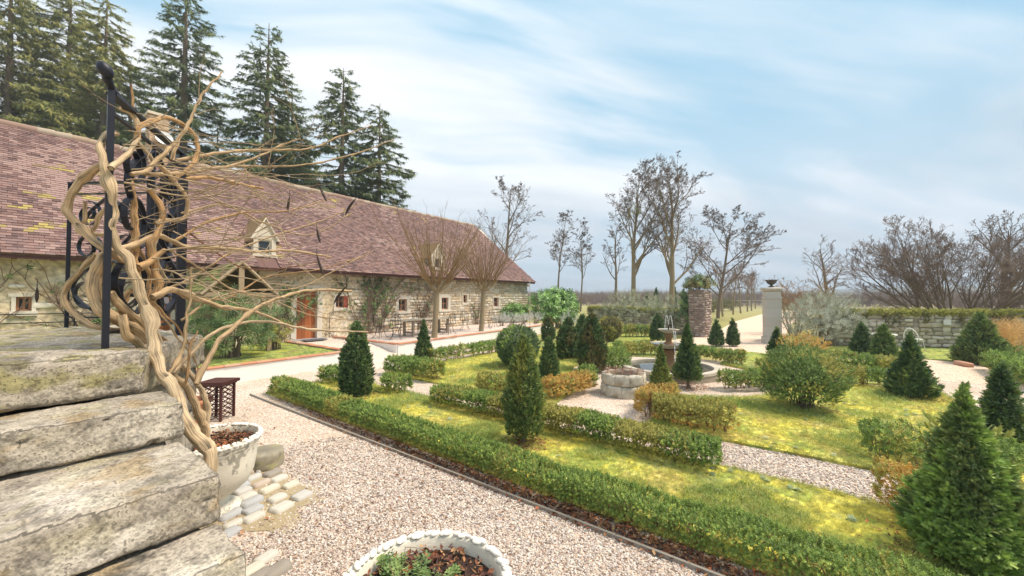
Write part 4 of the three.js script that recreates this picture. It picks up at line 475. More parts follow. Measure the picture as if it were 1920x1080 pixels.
// ---------------------------------------------------------------- white urn pots
const dryLeaf = (() => { const m = new MB(), p = [[0, 0, -0.5], [0.2, 0.05, -0.2], [0.24, 0.1, 0.1], [0, 0.16, 0.5], [-0.24, 0.1, 0.1], [-0.2, 0.05, -0.2]].map(a => V(...a)), c = V(0, -0.04, 0); for (let k = 0; k < 6; k++) m.tri(c, p[k], p[(k + 1) % 6]); return m.out(); })();
const leafTints = [[0.16, 0.06, 0.03], [0.10, 0.035, 0.022], [0.26, 0.12, 0.05], [0.34, 0.2, 0.1], [0.07, 0.032, 0.022], [0.3, 0.1, 0.04]].map(c => col(...c));
function urn(label, pos, seed) {
  const u = thing('urn_pot', label, 'plant pot', pos), R = RNG(seed), cream = mat([0.82, 0.79, 0.72], 0.75, { map: tex(512, 512, i => { const k = 1 - 0.28 * smooth(0.56, 0.66, N2[i]) * smooth(0.45, 0.6, N3[i]) - 0.05 * smooth(0.5, 0.62, N1[i]); return [252 * k, 249 * k, 240 * k - 6 * (1 - k)]; }, true, [2, 1.2]), bumpMap: bumpNoise([3, 3]), bumpScale: 0.004 });
  const prof = (a) => new THREE.LatheGeometry(a.map(p => new THREE.Vector2(...p)), 56);
  obj('foot', prof([[0.0, -0.02], [0.24, -0.02], [0.245, 0.035], [0.21, 0.06], [0.15, 0.09], [0.135, 0.13], [0.16, 0.17]]), cream, u);
  obj('bowl', prof([[0.1, 0.16], [0.22, 0.19], [0.3, 0.26], [0.345, 0.36], [0.365, 0.48], [0.372, 0.6], [0.4, 0.655], [0.41, 0.69], [0.385, 0.705], [0.362, 0.69], [0.35, 0.6], [0.335, 0.45], [0.0, 0.44]]), cream, u);
  const rim = new MB(), g = new THREE.SphereGeometry(1, 7, 5); for (let k = 0; k < 62; k++) { const a = (k + R.s() * 0.3) / 62 * 6.283, s = 1 + R.s() * 0.4; for (const q of [0, 1]) rim.geo(g, new THREE.Matrix4().compose(V((0.402 - q * 0.018) * Math.cos(a), 0.69 + q * 0.018 + R.s() * 0.003, (0.402 - q * 0.018) * Math.sin(a)), new THREE.Quaternion().setFromEuler(new THREE.Euler(0, -a + 0.7 * (q ? 1 : -1), 0.3)), V(0.016 * s, 0.012 + R() * 0.005, 0.03 * s))); } rim.add('rim_garland', mat([0.80, 0.775, 0.71], 0.75), u);
  const lump = new THREE.CircleGeometry(0.352, 40, 0); const sg = new THREE.RingGeometry(0.001, 0.352, 40, 12); sg.rotateX(-Math.PI / 2); const P = sg.attributes.position; for (let k = 0; k < P.count; k++) P.setY(k, 0.632 + 0.03 * fbm(P.getX(k) * 9, P.getZ(k) * 9, seed, 3)); sg.computeVertexNormals(); obj('soil', sg, mat([0.032, 0.019, 0.014], 0.95), u);
  const l = []; for (let k = 0; k < 900; k++) { const a = R() * 6.28, r = 0.34 * Math.sqrt(R()), s = R.r(0.012, 0.05); l.push({ m: placed(V(r * Math.cos(a), 0.645 + R() * 0.03, r * Math.sin(a)), V(R.s() * 0.8, 1, R.s() * 0.8).normalize(), R() * 6, s), c: R.pick(leafTints).clone().multiplyScalar(R.r(0.6, 1.5)) }); } inst('dead_leaves', dryLeaf, mat(null, 0.8), l, u);
  const tw = new MB(); for (let k = 0; k < 26; k++) { const a = R() * 6.28, r = R.r(0.05, 0.3), p = V(r * Math.cos(a), 0.645, r * Math.sin(a)), q = [p]; let d = V(R.s(), R.r(0.2, 0.9), R.s()).normalize(); for (let j = 0; j < 7; j++) { d.add(V(R.s() * 0.4, -0.14, R.s() * 0.4)).normalize(); q.push(q[j].clone().addScaledVector(d, 0.032)); } tw.tube(q, 0.0016, 4, false); } stuff(tw.add('dry_stems', mat([0.22, 0.12, 0.06], 0.9), u));
  return [u, R];
}
const weed = (() => { const m = new MB(); for (let k = 0; k < 16; k++) { const a = k * 2.4, t = k / 16, b = V(0, t * 0.8, 0), d = V(Math.cos(a), 0.45 - 0.2 * t, Math.sin(a)), e = b.clone().addScaledVector(d, 0.42 - 0.2 * t), s = V(-Math.sin(a), 0, Math.cos(a)).multiplyScalar(0.1 - 0.04 * t), mid = b.clone().lerp(e, 0.6); m.tri(b, mid.clone().add(s), e).tri(b, e, mid.clone().sub(s)); } return m.out(); })();
const [nearUrn, UR] = urn('white urn pot of dead leaves and weeds at the foot of the steps, nearest', [1.22, 0, -1.42], 811);
{ const l = []; for (const [x, z, n, s] of [[-0.03, -0.24, 14, 0.085], [0.06, -0.1, 16, 0.085], [-0.2, -0.2, 16, 0.09], [0.04, -0.29, 9, 0.08], [-0.1, -0.14, 9, 0.07], [0.14, 0.0, 12, 0.08], [-0.3, -0.05, 22, 0.1], [-0.33, -0.12, 12, 0.1]]) for (let k = 0; k < n; k++) l.push({ m: placed(V(x + UR.s() * 0.06, 0.65, z + UR.s() * 0.06), V(UR.s() * 0.6, 1, UR.s() * 0.6).normalize(), UR() * 6, UR.r(0.6, 1.3) * s), c: col(...lerp3([0.1, 0.2, 0.05], [0.3, 0.4, 0.12], UR())) }); inst('weeds', weed, M.leaf, l, nearUrn); }
urn('white urn pot of bare stems half hidden by the stair end beside the wisteria trunk', [1.24, 0, -4.52], 823);
{ // old round stone, cobbles, lattice stand, terracotta pot
  const g = new THREE.CylinderGeometry(0.195, 0.2, 0.2, 36, 8), P = g.attributes.position; for (let k = 0; k < P.count; k++) { const x = P.getX(k), y = P.getY(k), z = P.getZ(k), e = 1 + 0.1 * fbm(x * 7, y * 9, z * 7, 3) - 0.06 * smooth(0.06, 0.1, Math.abs(y)); P.setXYZ(k, x * e, y + 0.01 * pn(x * 12, 3, z * 12), z * e); } g.translate(0, 0.09, 0); const gg = mergeVertices((g.deleteAttribute('uv'), g.deleteAttribute('normal'), g), 1e-4); gg.computeVertexNormals(); vcol(gg, (x, y, z) => stoneTone(5, { moss: 0.7, mossAt: 0.1, white: 0.2, base: [0.2, 0.18, 0.13], alt: [0.3, 0.27, 0.2] })(x, y, z, 0, 0, 0, 0)); const o = obj('round_stone', gg, M.plainV); o.position.set(1.97, 0, -5.22); tag(o, 'weathered grey drum of stone on the gravel beside the white urn', 'stone');
  const c = struct('cobbled_patch', (() => { const g = new THREE.CircleGeometry(1, 60), P = g.attributes.position; for (let k = 1; k < P.count; k++) { const e = 1 + 0.28 * fbm(P.getX(k) * 2.2, P.getY(k) * 2.2, 4, 4) * 2; P.setXY(k, P.getX(k) * e, P.getY(k) * e); } return g.rotateX(-Math.PI / 2); })(), mat([0.42, 0.34, 0.21], 0.95, { bumpMap: bumpNoise([4, 4]), bumpScale: 0.03 })); c.scale.set(0.55, 1, 0.85); c.position.set(1.5, 0.005, -4.55); c.rotation.y = 0.2;
  const R = RNG(61), cm = [[0.5, 0.49, 0.46], [0.6, 0.56, 0.46], [0.3, 0.27, 0.23], [0.48, 0.4, 0.33], [0.56, 0.54, 0.48], [0.42, 0.43, 0.44]].map(q => mat(q, 0.85, { bumpMap: bumpNoise([5, 5]), bumpScale: 0.004 })), gs = [0, 1, 2, 3].map(s => { const b = block(-0.09, 0.09, -0.07, 0.03, -0.062, 0.062, 0.03, { r: 0.022, amp: 0.01, seed: s * 7, fine: 0, pit: 0 }); return b; });
  COBBLES.forEach(([x, z], k) => { const o = obj('cobble', gs[k % 4], cm[Math.floor(R() * 6)], c); const s = R.r(0.85, 1.1) * (k > 23 ? 1.1 : 1); const dx = x - 1.5, dz = z + 4.55, ca = Math.cos(-0.2), sa = Math.sin(-0.2); o.position.set((dx * ca + dz * sa) / 0.55, 0.004 + R() * 0.008, (-dx * sa + dz * ca) / 0.85); o.scale.set(s / 0.55, s, s / 0.85 * R.r(0.8, 1.15)); o.rotation.y = 0; });
  const t = thing('lattice_stand', 'rust brown fretwork metal stand with a flat cap on the gravel', 'stand', [2.24, 0, -7.85], 0.65), rm = mat([0.085, 0.028, 0.022], 0.6, { metalness: 0.3 });
  for (const x of [-0.15, 0.15]) for (const z of [-0.15, 0.15]) new MB().box(x - 0.016, x + 0.016, 0, 0.58, z - 0.016, z + 0.016).add('leg', rm, t);
  new MB().box(-0.21, 0.21, 0.6, 0.65, -0.21, 0.21).add('cap', rm, t); new MB().box(-0.18, 0.18, 0.575, 0.602, -0.18, 0.18).add('collar', rm, t);
  for (const s of [0, 1, 2, 3]) { const m = new MB(); for (let k = 0; k < 7; k++) { const y = 0.03 + k * 0.078; m.tube([V(-0.14, y, 0.15), V(0, y + 0.078, 0.15), V(0.14, y, 0.15)], 0.008, 4).tube([V(-0.14, y + 0.078, 0.15), V(0, y, 0.15), V(0.14, y + 0.078, 0.15)], 0.008, 4); } const o = m.add('fretwork', rm, t); o.rotation.y = s * Math.PI / 2; }
  const p = obj('terracotta_pot', new THREE.LatheGeometry([[0, 0], [0.17, 0], [0.22, 0.3], [0.25, 0.31], [0.25, 0.37], [0.21, 0.37], [0.19, 0.3], [0, 0.28]].map(a => new THREE.Vector2(...a)), 28), mat([0.5, 0.22, 0.12], 0.9)); p.position.set(1.95, 0, -8.0); tag(p, 'plain terracotta pot behind the wisteria stems near the fretwork stand', 'plant pot');
}

// ---------------------------------------------------------------- foliage pieces (unit size, growing along +y)
const boxSprig = (() => { const m = new MB(); for (let k = 0; k < 11; k++) { const a = k * 2.4, t = k / 11, b = V(0, 0.08 + t * 0.8, 0), d = V(Math.cos(a), 0.75 + 0.5 * t, Math.sin(a)).normalize(), s = V(-Math.sin(a), 0, Math.cos(a)).multiplyScalar(0.1), e = b.clone().addScaledVector(d, 0.36 - 0.1 * t), mid = b.clone().lerp(e, 0.55).add(V(0, -0.03, 0)); m.tri(b, mid.clone().add(s), e).tri(b, e, mid.clone().sub(s)); } return m.out(); })();
const yewSprig = (() => { const m = new MB(), tw = (b, d, L, n) => { const side = V(d.z, 0, -d.x).normalize(); if (side.lengthSq() < 0.1) side.set(1, 0, 0); for (let k = 0; k < n; k++) { const t = (k + 0.5) / n, p = b.clone().addScaledVector(d, L * t), q = d.clone().multiplyScalar(0.068); for (const s of [-1, 1]) m.tri(p.clone().sub(q), p.clone().add(q), p.clone().addScaledVector(side, s * (0.2 - 0.08 * t)).addScaledVector(d, 0.1).add(V(0, 0.03, 0))); } m.tri(b.clone().addScaledVector(side, 0.012), b.clone().addScaledVector(side, -0.012), b.clone().addScaledVector(d, L)); }; tw(V(0, 0, 0), V(0.05, 1, 0).normalize(), 1, 9); tw(V(0, 0.25, 0), V(0.55, 0.8, 0.25).normalize(), 0.55, 5); tw(V(0, 0.4, 0), V(-0.55, 0.8, -0.2).normalize(), 0.5, 5); return m.out(); })();
function leafSprig(n, L, w, open, bend = 0.1) { const m = new MB(); for (let k = 0; k < n; k++) { const a = k * 2.4, t = k / n, b = V(0, t * 0.75, 0), d = V(Math.cos(a) * open, 1 - open * 0.6, Math.sin(a) * open).normalize(), s = V(-Math.sin(a), 0, Math.cos(a)).multiplyScalar(w), e = b.clone().addScaledVector(d, L).add(V(0, -bend, 0)), mid = b.clone().lerp(e, 0.5).add(V(0, 0.03, 0)); m.tri(b, mid.clone().add(s), e).tri(b, e, mid.clone().sub(s)); } return m.out(); }
const laurelSprig = leafSprig(9, 0.6, 0.13, 0.9), oliveSprig = leafSprig(14, 0.4, 0.04, 0.8), oleanderSprig = leafSprig(14, 0.75, 0.055, 0.8), lavenderSprig = leafSprig(9, 0.7, 0.025, 0.35, 0), grassTuft = leafSprig(6, 0.95, 0.05, 0.55, 0.15), reedTuft = leafSprig(22, 1.1, 0.009, 0.55, 0.25);
const PAL = {
  box: [[0.06, 0.10, 0.018], [0.125, 0.19, 0.034], [0.24, 0.29, 0.06]], boxYellow: [[0.12, 0.14, 0.025], [0.24, 0.22, 0.05], [0.30, 0.28, 0.07]], boxOrange: [[0.20, 0.13, 0.03], [0.36, 0.22, 0.05], [0.30, 0.27, 0.07]],
  yew: [[0.022, 0.05, 0.016], [0.05, 0.095, 0.028], [0.11, 0.16, 0.045]], yewLight: [[0.045, 0.08, 0.022], [0.10, 0.15, 0.04], [0.2, 0.22, 0.06]], yewYellow: [[0.07, 0.10, 0.02], [0.18, 0.2, 0.045], [0.27, 0.26, 0.06]], yewBrown: [[0.05, 0.06, 0.018], [0.11, 0.10, 0.03], [0.17, 0.14, 0.05]],
  boxDeep: [[0.04, 0.075, 0.016], [0.09, 0.145, 0.03], [0.18, 0.235, 0.05]], conifer: [[0.07, 0.125, 0.025], [0.16, 0.24, 0.05], [0.30, 0.37, 0.09]], laurel: [[0.05, 0.11, 0.025], [0.10, 0.19, 0.04], [0.17, 0.28, 0.07]], olive: [[0.13, 0.145, 0.095], [0.22, 0.235, 0.165], [0.30, 0.31, 0.23]], silver: [[0.14, 0.155, 0.12], [0.235, 0.25, 0.2], [0.33, 0.345, 0.28]], oleander: [[0.035, 0.07, 0.02], [0.07, 0.12, 0.035], [0.15, 0.19, 0.06]], lavender: [[0.25, 0.26, 0.25], [0.36, 0.37, 0.36], [0.3, 0.3, 0.24]],
};
const tint = (pal, R, n = 0) => { const t = clamp(R() * 0.75 + 0.12 + n) * 2; const k = Math.min(1, Math.floor(t)); return col(...lerp3(pal[k], pal[k + 1], t - k)).multiplyScalar(R.r(0.75, 1.25) * 1.85); };
let fseed = 1000;
// low clipped hedge along a line; two palettes mix where the plants differ
function hedge(label, pts, w, h, o = {}) {
  const seed = fseed++, R = RNG(seed), t = thing('box_hedge', label, 'hedge', [0, 0, 0], 0, o.group), P = pts.map(p => V(p[0], 0.03, p[1])), cu = P.length > 2 ? new THREE.CatmullRomCurve3(P) : new THREE.LineCurve3(P[0], P[1]), L = cu.getLength(), l = [], area = L * (w + 2 * h), size = (o.size || 0.055) * 0.9, N = Math.round(area * 2100 * (o.dens || 1)); t.position.copy(cu.getPoint(0.5)); const org = t.position.clone();
  for (let k = 0; k < N; k++) {
    const u = R(), c = cu.getPointAt(u), tg = cu.getTangentAt(u), sd = V(-tg.z, 0, tg.x), d = c.distanceTo(EYE), s = size * clamp(Math.pow(d / 4, 0.7), 0.9, 3); if (R() > Math.min(1, (size * size) / (s * s) * 1.15)) continue;
    const nh = 1 + 0.22 * fbm(c.x * 1.7 + seed, c.z * 1.7, 1, 3) + 0.1 * pn(c.x * 6, c.z * 6, seed), gap = o.gaps ? smooth(-0.35, -0.1, fbm(c.x * 1.1 + seed * 3, c.z * 1.1, 4, 2)) : 1; if (R() > gap) continue;
    const q = R.r(-1, 1), a = q * 2.3, rr = R() < 0.62 ? R.r(0.86, 1.06) : R.r(0.35, 0.9), ex = Math.sign(Math.sin(a)) * Math.pow(Math.abs(Math.sin(a)), 0.6), ey = Math.sign(Math.cos(a)) * Math.pow(Math.abs(Math.cos(a)), 0.6);
    const end = Math.min(1, Math.min(u, 1 - u) * L / (w * 0.5) + 0.35), y = h * nh * (0.56 + 0.42 * ey * rr), x = w * 0.5 * ex * rr * end * (1 + 0.15 * pn(c.x * 4, c.z * 4, seed + 5)); if (y < 0.05) continue;
    const p = V(c.x + sd.x * x - org.x, y, c.z + sd.z * x - org.z), dir = V(sd.x * ex * 0.9 + R.s() * 0.75, 0.45 + Math.max(0, ey) * 0.8 + R.s() * 0.4, sd.z * ex * 0.9 + R.s() * 0.75).normalize();
    const f = fbm(c.x * 1.3 + 5, c.z * 1.3 + seed, 2, 3), pal = o.pal2 && f + R.s() * 0.12 > (o.cut ?? 0) - (y < h * 0.34 ? 0.4 : 0) ? o.pal2 : o.pal || PAL.box; l.push({ m: placed(p, dir, R() * 6, s * R.r(0.75, 1.35)), c: tint(pal, R, 0.1 * f) });
  }
  inst('foliage', boxSprig, M.leaf, l, t);
  const st = new MB(), ns = Math.round(L * 9); for (let k = 0; k < ns; k++) { const c = cu.getPointAt(R()), b = V(c.x + R.s() * w * 0.15 - org.x, 0, c.z + R.s() * w * 0.15 - org.z); for (let j = 0; j < 4; j++) st.tube([b, b.clone().add(V(R.s() * 0.06, h * 0.4, R.s() * 0.06)), b.clone().add(V(R.s() * w * 0.42, h * R.r(0.6, 0.85), R.s() * w * 0.42))], [0.007, 0.005, 0.002], 4, false); } stuff(st.add('stems', mat([0.24, 0.17, 0.09], 0.95), t)); return t;
}
// clipped evergreen: prof(t) is the radius over the height, both 0..1
const CONE = t => Math.pow(1 - t, 0.75) * Math.min(1, 0.72 + t * 2.4), COLUMN = t => Math.pow(Math.max(0, 1 - Math.pow(t, 3.4)), 0.7) * (0.86 + 0.2 * Math.sin(Math.PI * Math.min(1, t * 1.25))) * (1 - 0.2 * t), SPIRE = t => Math.pow(1 - t, 1.05) * Math.min(1, 0.8 + t * 1.6), BALL = t => Math.sqrt(Math.max(0, 1 - (2 * t - 1) ** 2)) * 1.0;
function evergreen(name, label, [x, z], h, w, prof, o = {}) {
  const seed = fseed++, R = RNG(seed), g = thing(name, label, o.cat || 'topiary', [x, o.y || 0.02, z], R() * 6.28, o.group), d = Math.hypot(x, z), size = o.size || 0.062 * clamp(Math.pow(d / 4, 0.55), 0.75, 2.4), l = [], N = Math.round(w * 3.14 * h * 1.6 * (o.dens || 1) / (size * size) * 4.2), y0 = o.skirt ?? 0.06, pal = o.pal || PAL.yew, gy = o.geo || yewSprig;
  for (let k = 0; k < N; k++) {
    let t, r; do { t = R(); r = prof(t); } while (R() > r * 0.95 + 0.05); const a = R() * 6.283, lump = 1 + (o.shag ?? 0.16) * fbm(Math.cos(a) * 1.6 + seed, t * h * 3.4, Math.sin(a) * 1.6, 3) * 2 + (o.shag ?? 0.16) * 0.5 * pn(Math.cos(a) * 5 + seed, t * h * 9, Math.sin(a) * 5), q = R() < 0.7 ? R.r(0.84, 1.03) : R.r(0.3, 0.86), rad = w * 0.5 * r * lump * q, y = y0 + t * (h - y0) * (t > 0.9 ? 1 : 1);
    const out = V(Math.cos(a), 0, Math.sin(a)), dir = V(out.x * (o.out ?? 0.8) + R.s() * 0.4, (o.lift ?? 0.75) + R.s() * 0.35 + (t > 0.85 ? 0.5 : 0), out.z * (o.out ?? 0.8) + R.s() * 0.4).normalize(), f = fbm(Math.cos(a) + seed, y * 1.4, Math.sin(a), 2);
    const pl = o.pal2 && f + (o.bias || 0) + R.s() * 0.15 > 0.12 ? o.pal2 : pal; l.push({ m: placed(V(out.x * rad, y, out.z * rad).addScaledVector(dir, -size * 0.6), dir, R() * 6, size * R.r(0.7, 1.3)), c: tint(pl, R, 0.12 * f) });
  }
  inst('foliage', gy, o.mat || M.leaf, l, g); const m = new MB(), top = h * (prof === BALL ? 0.6 : 0.92); m.tube([V(0, -0.05, 0), V(0.01, h * 0.4, 0.01), V(0, top, 0)], [0.016 * h + 0.006, 0.011 * h + 0.004, 0.003], 6, false); m.add('trunk', M.bark, g);
  const br = new MB(); for (let k = 0; k < 22; k++) { const a = R() * 6.28, t = R.r(0.06, 0.8), r = prof(t) * w * 0.42, b = V(0, t * h * 0.85, 0); br.tube([b, V(Math.cos(a) * r * 0.5, b.y + r * 0.35, Math.sin(a) * r * 0.5), V(Math.cos(a) * r, b.y + r * 0.65, Math.sin(a) * r)], [0.009, 0.006, 0.002], 4, false); } stuff(br.add('branches', M.bark, g)); return g;
}
function shrub(name, label, [x, z], h, w, geo, pal, o = {}) {
  const seed = fseed++, R = RNG(seed), g = thing(name, label, o.cat || 'shrub', [x, o.y || 0.02, z], 0, o.group), size = o.size || 0.09, l = [], N = Math.round((w * w + w * h) * 2.2 * (o.dens || 1) / (size * size) * 1.25), dep = o.depth || w, low = o.low ?? 0.12, br = new MB();
  for (let k = 0; k < N; k++) { const a = R() * 6.283, e = Math.asin(R.r(-0.75, 1)), lump = 1 + (o.shag ?? 0.3) * fbm(Math.cos(a) * 1.5 + seed, e * 1.5, Math.sin(a) * 1.5, 3) * 2, q = (R() < 0.6 ? R.r(0.8, 1.05) : R.r(0.25, 0.85)) * lump, dir0 = V(Math.cos(a) * Math.cos(e), Math.sin(e), Math.sin(a) * Math.cos(e)), p = V(dir0.x * w / 2 * q, h * (low + (1 - low) * 0.5) + dir0.y * h * (1 - low) * 0.5 * q, dir0.z * dep / 2 * q); if (p.y < 0.02) continue; const dir = V(dir0.x + R.s() * 0.6, dir0.y * 0.6 + (o.lift ?? 0.6) + R.s() * 0.4, dir0.z + R.s() * 0.6).normalize(), f = fbm(p.x * 1.8 + seed, p.y * 1.8, p.z * 1.8, 2), pl = o.pal2 && f + R.s() * 0.15 > (o.cut ?? 0.05) ? o.pal2 : pal; l.push({ m: placed(p, dir, R() * 6, size * R.r(0.7, 1.35)), c: tint(pl, R, 0.15 * f) }); }
  inst('foliage', geo, o.mat || M.leaf, l, g);
  for (let k = 0; k < (o.stems || 30); k++) { const a = R() * 6.28, r = R.r(0.2, 0.9), e = V(Math.cos(a) * r * w * 0.42, h * R.r(0.45, 0.85), Math.sin(a) * r * dep * 0.42), b = V(Math.cos(a) * 0.17 * w * R(), -0.03, Math.sin(a) * 0.17 * w * R()); br.tube([b, V(e.x * 0.45, e.y * 0.5, e.z * 0.45), e], [0.007 * h + 0.003, 0.005 * h + 0.002, 0.002], 5, false); } stuff(br.add('branches', M.bark, g)); return g;
}
// ---------------------------------------------------------------- hedges of the parterre
const HG = 'low box hedges of the parterre', BY = { pal: PAL.box, pal2: PAL.boxYellow, group: HG };
hedge('long green box hedge along the gravel in front of all the others', [[3.62, -9.0], [3.53, -6.5], [3.47, -3.8], [3.43, -1.5], [3.5, 0.4], [3.58, 2.4]], 0.33, 0.275, { ...BY, cut: 0.22, size: 0.048, dens: 1.2 });
hedge('short green box hedge left of the front yew column by the white wall', [[4.75, -9.25], [4.95, -7.75]], 0.38, 0.32, { ...BY, cut: 0.35 });
hedge('short green box hedge just right of the front yew column', [[5.0, -7.2], [5.15, -6.55]], 0.38, 0.33, { ...BY, cut: 0.35 });
hedge('yellowing box hedge behind the slender light yew in the front strip', [[5.05, -5.6], [5.05, -3.2], [5.02, -0.75]], 0.36, 0.335, { ...BY, cut: 0.0, dens: 1.25 });
hedge('sparse yellow box plants at the right end of the gravel path', [[5.0, 0.55], [5.0, 1.7]], 0.4, 0.42, { pal: PAL.boxYellow, pal2: PAL.boxOrange, cut: 0.05, gaps: true, dens: 0.7, group: HG });
hedge('green box hedge in two humps beside the sloping path', [[6.35, -8.85], [6.4, -6.95]], 0.5, 0.42, { ...BY, cut: 0.3 });
hedge('small yellowish box hedge left of the ball topiary lawn path', [[6.3, -5.6], [6.35, -4.6]], 0.4, 0.34, { ...BY, cut: -0.1 });
hedge('orange tinged box hedge along the left side of the fountain path', [[6.45, -4.05], [7.1, -3.85], [7.9, -3.75]], 0.4, 0.36, { pal: PAL.boxYellow, pal2: PAL.boxOrange, cut: -0.02, group: HG });
hedge('dark box tuft at the left corner of the stone well', [[7.95, -3.85], [8.25, -3.95]], 0.4, 0.42, { pal: PAL.box, group: HG });
hedge('thin broken box row at the foot of the long white wall', [[7.9, -9.05], [9.2, -8.95], [11.2, -8.9]], 0.3, 0.38, { ...BY, gaps: true, dens: 0.8, cut: 0.0 });
hedge('orange box hedge along the right side of the fountain path', [[7.55, -1.95], [6.9, -2.05], [6.4, -2.0]], 0.45, 0.40, { pal: PAL.boxYellow, pal2: PAL.boxOrange, cut: 0.0, group: HG });
hedge('shaggy ochre box hedge at the corner of the right lawn', [[6.4, -1.9], [6.45, -1.25], [6.5, -0.75]], 0.45, 0.42, { pal: PAL.boxYellow, pal2: PAL.boxOrange, cut: 0.02, gaps: true, group: HG });
hedge('broken green box plants at the near corner of the right lawn', [[6.5, 0.6], [6.6, 1.3], [6.7, 1.9]], 0.4, 0.42, { pal: PAL.box, pal2: PAL.boxYellow, cut: 0.1, gaps: true, dens: 0.8, group: HG });
hedge('curved box hedge round the near right of the fountain', [[9.55, -1.4], [10.3, -0.65], [11.3, -0.45], [12.1, -0.75]], 0.38, 0.34, { ...BY, cut: 0.1 });
hedge('curved box hedge round the far right of the fountain', [[13.2, -1.35], [13.7, -2.1], [13.9, -3.0]], 0.38, 0.34, { ...BY, cut: 0.1 });
hedge('curved box hedge behind the fountain on the left', [[13.9, -3.6], [13.7, -4.4], [12.9, -5.2]], 0.38, 0.36, { ...BY, cut: 0.1 });
hedge('curved box hedge between the fountain and the broad dark yew', [[11.6, -5.2], [10.6, -5.25]], 0.38, 0.34, { ...BY, cut: 0.2 });
hedge('leggy yellow green box hedge at the far edge of the right lawn', [[11.7, 0.2], [11.9, 1.2], [11.8, 2.2]], 0.38, 0.36, { ...BY, gaps: true, cut: 0.0, dens: 0.85 });
hedge('box hedge beyond the right lawn before the pair of cones', [[13.6, -0.3], [13.9, 0.9], [13.8, 2.0]], 0.45, 0.42, { ...BY, cut: 0.05 });
hedge('green box hedge along the right hand gravel path', [[12.9, 4.35], [14.3, 4.2], [15.6, 4.3], [16.8, 4.45]], 0.45, 0.42, { ...BY, cut: 0.3 });
hedge('low hedge far behind the fountain before the olive shrubs', [[18.4, -8.2], [19.4, -6.9], [20.3, -5.8]], 0.5, 0.5, { ...BY, cut: 0.0 });
// ---------------------------------------------------------------- yews and shrubs
const YG = 'clipped yews of the parterre', Y = { group: YG };
evergreen('yew_topiary', 'dark clipped yew column in the front strip, nearest the white wall', [4.4, -7.27], 1.54, 0.66, COLUMN, { ...Y, pal2: PAL.yewLight, bias: -0.1 });
evergreen('yew_topiary', 'dark yew cone against the corner of the long white wall', [7.96, -9.4], 1.32, 0.68, SPIRE, { ...Y, pal2: PAL.yewLight, bias: -0.1 });
evergreen('yew_topiary', 'light shaggy yew column in the middle of the front strip', [4.38, -3.07], 1.53, 0.54, COLUMN, { ...Y, pal: PAL.yewLight, pal2: PAL.yewYellow, shag: 0.26, lift: 0.9, dens: 0.9, skirt: 0.16 });
evergreen('yew_topiary', 'slim dark yew column right of the ball topiary', [7.44, -4.52], 1.14, 0.46, COLUMN, { ...Y, pal2: PAL.yewLight });
evergreen('ball_topiary', 'round clipped ball topiary on the left lawn', [9.0, -6.54], 1.22, 1.27, BALL, { pal: PAL.yew, pal2: PAL.box, shag: 0.05, geo: boxSprig, size: 0.1, skirt: 0.03 });
evergreen('yew_topiary', 'dark yew column behind the ball topiary', [11.13, -6.04], 1.38, 0.8, COLUMN, { ...Y, pal2: PAL.yewBrown });
evergreen('yew_topiary', 'broad brown tinged yew column left of the fountain', [9.78, -4.57], 1.6, 0.82, COLUMN, { ...Y, pal2: PAL.yewBrown, bias: 0.05, shag: 0.24 });
shrub('box_shrub', 'green bush at the foot of the broad yew left of the fountain', [10.2, -4.1], 0.62, 0.85, boxSprig, PAL.box, { size: 0.085, low: 0, dens: 2.4, shag: 0.15 });
evergreen('yew_topiary', 'small dark yew seen between the broad columns', [14.46, -7.18], 1.33, 0.66, COLUMN, Y);
evergreen('ball_topiary', 'russet green ball topiary behind the fountain lawn', [16.9, -7.0], 1.15, 1.2, BALL, { pal: PAL.yewBrown, pal2: PAL.boxYellow, shag: 0.1, geo: boxSprig, size: 0.16 });
evergreen('yew_topiary', 'yellow green yew cone right of the stone well', [7.47, -2.09], 1.15, 0.55, SPIRE, { ...Y, pal: PAL.yewLight, pal2: PAL.yewYellow, bias: 0.12, shag: 0.2 });
evergreen('yew_topiary', 'dark yew cone in front of the fountain basin', [9.31, -2.02], 1.45, 0.68, SPIRE, { ...Y, pal2: PAL.yewLight, bias: -0.12, skirt: 0.2, shag: 0.2 });
evergreen('yew_topiary', 'small brown topped yew by the end of the long white wall', [15.25, -9.31], 1.18, 0.64, COLUMN, { ...Y, pal2: PAL.yewBrown, bias: 0.1 });
evergreen('yew_topiary', 'dark yew column directly behind the fountain bowl', [18.3, -5.25], 1.26, 0.66, COLUMN, Y);
evergreen('yew_topiary', 'left one of the two dark yew cones before the gate', [17.87, -2.75], 1.06, 0.66, CONE, Y);
evergreen('yew_topiary', 'right one of the two dark yew cones before the gate', [18.3, -2.2], 1.12, 0.56, CONE, Y);
evergreen('yew_topiary', 'yew cone with a yellow skirt beside the gate pillar with the vase', [16.2, -0.62], 1.0, 0.66, SPIRE, { ...Y, pal2: PAL.yewYellow });
evergreen('yew_topiary', 'left one of the pair of yew cones before the right garden wall', [17.31, 1.68], 1.17, 0.76, CONE, Y);
evergreen('yew_topiary', 'lighter right one of the pair of yew cones before the right garden wall', [15.59, 1.99], 1.22, 0.8, CONE, { ...Y, pal: PAL.yewLight });
evergreen('yew_topiary', 'wide yew pyramid at the far edge of the right lawn', [11.04, 1.8], 1.3, 0.86, SPIRE, { ...Y, pal2: PAL.yewLight, bias: -0.08, shag: 0.24, skirt: 0.1 });
evergreen('yew_topiary', 'large loose yew by the path before the right garden wall', [17.98, 4.44], 1.55, 1.3, CONE, { ...Y, pal: PAL.yewLight, shag: 0.28 });
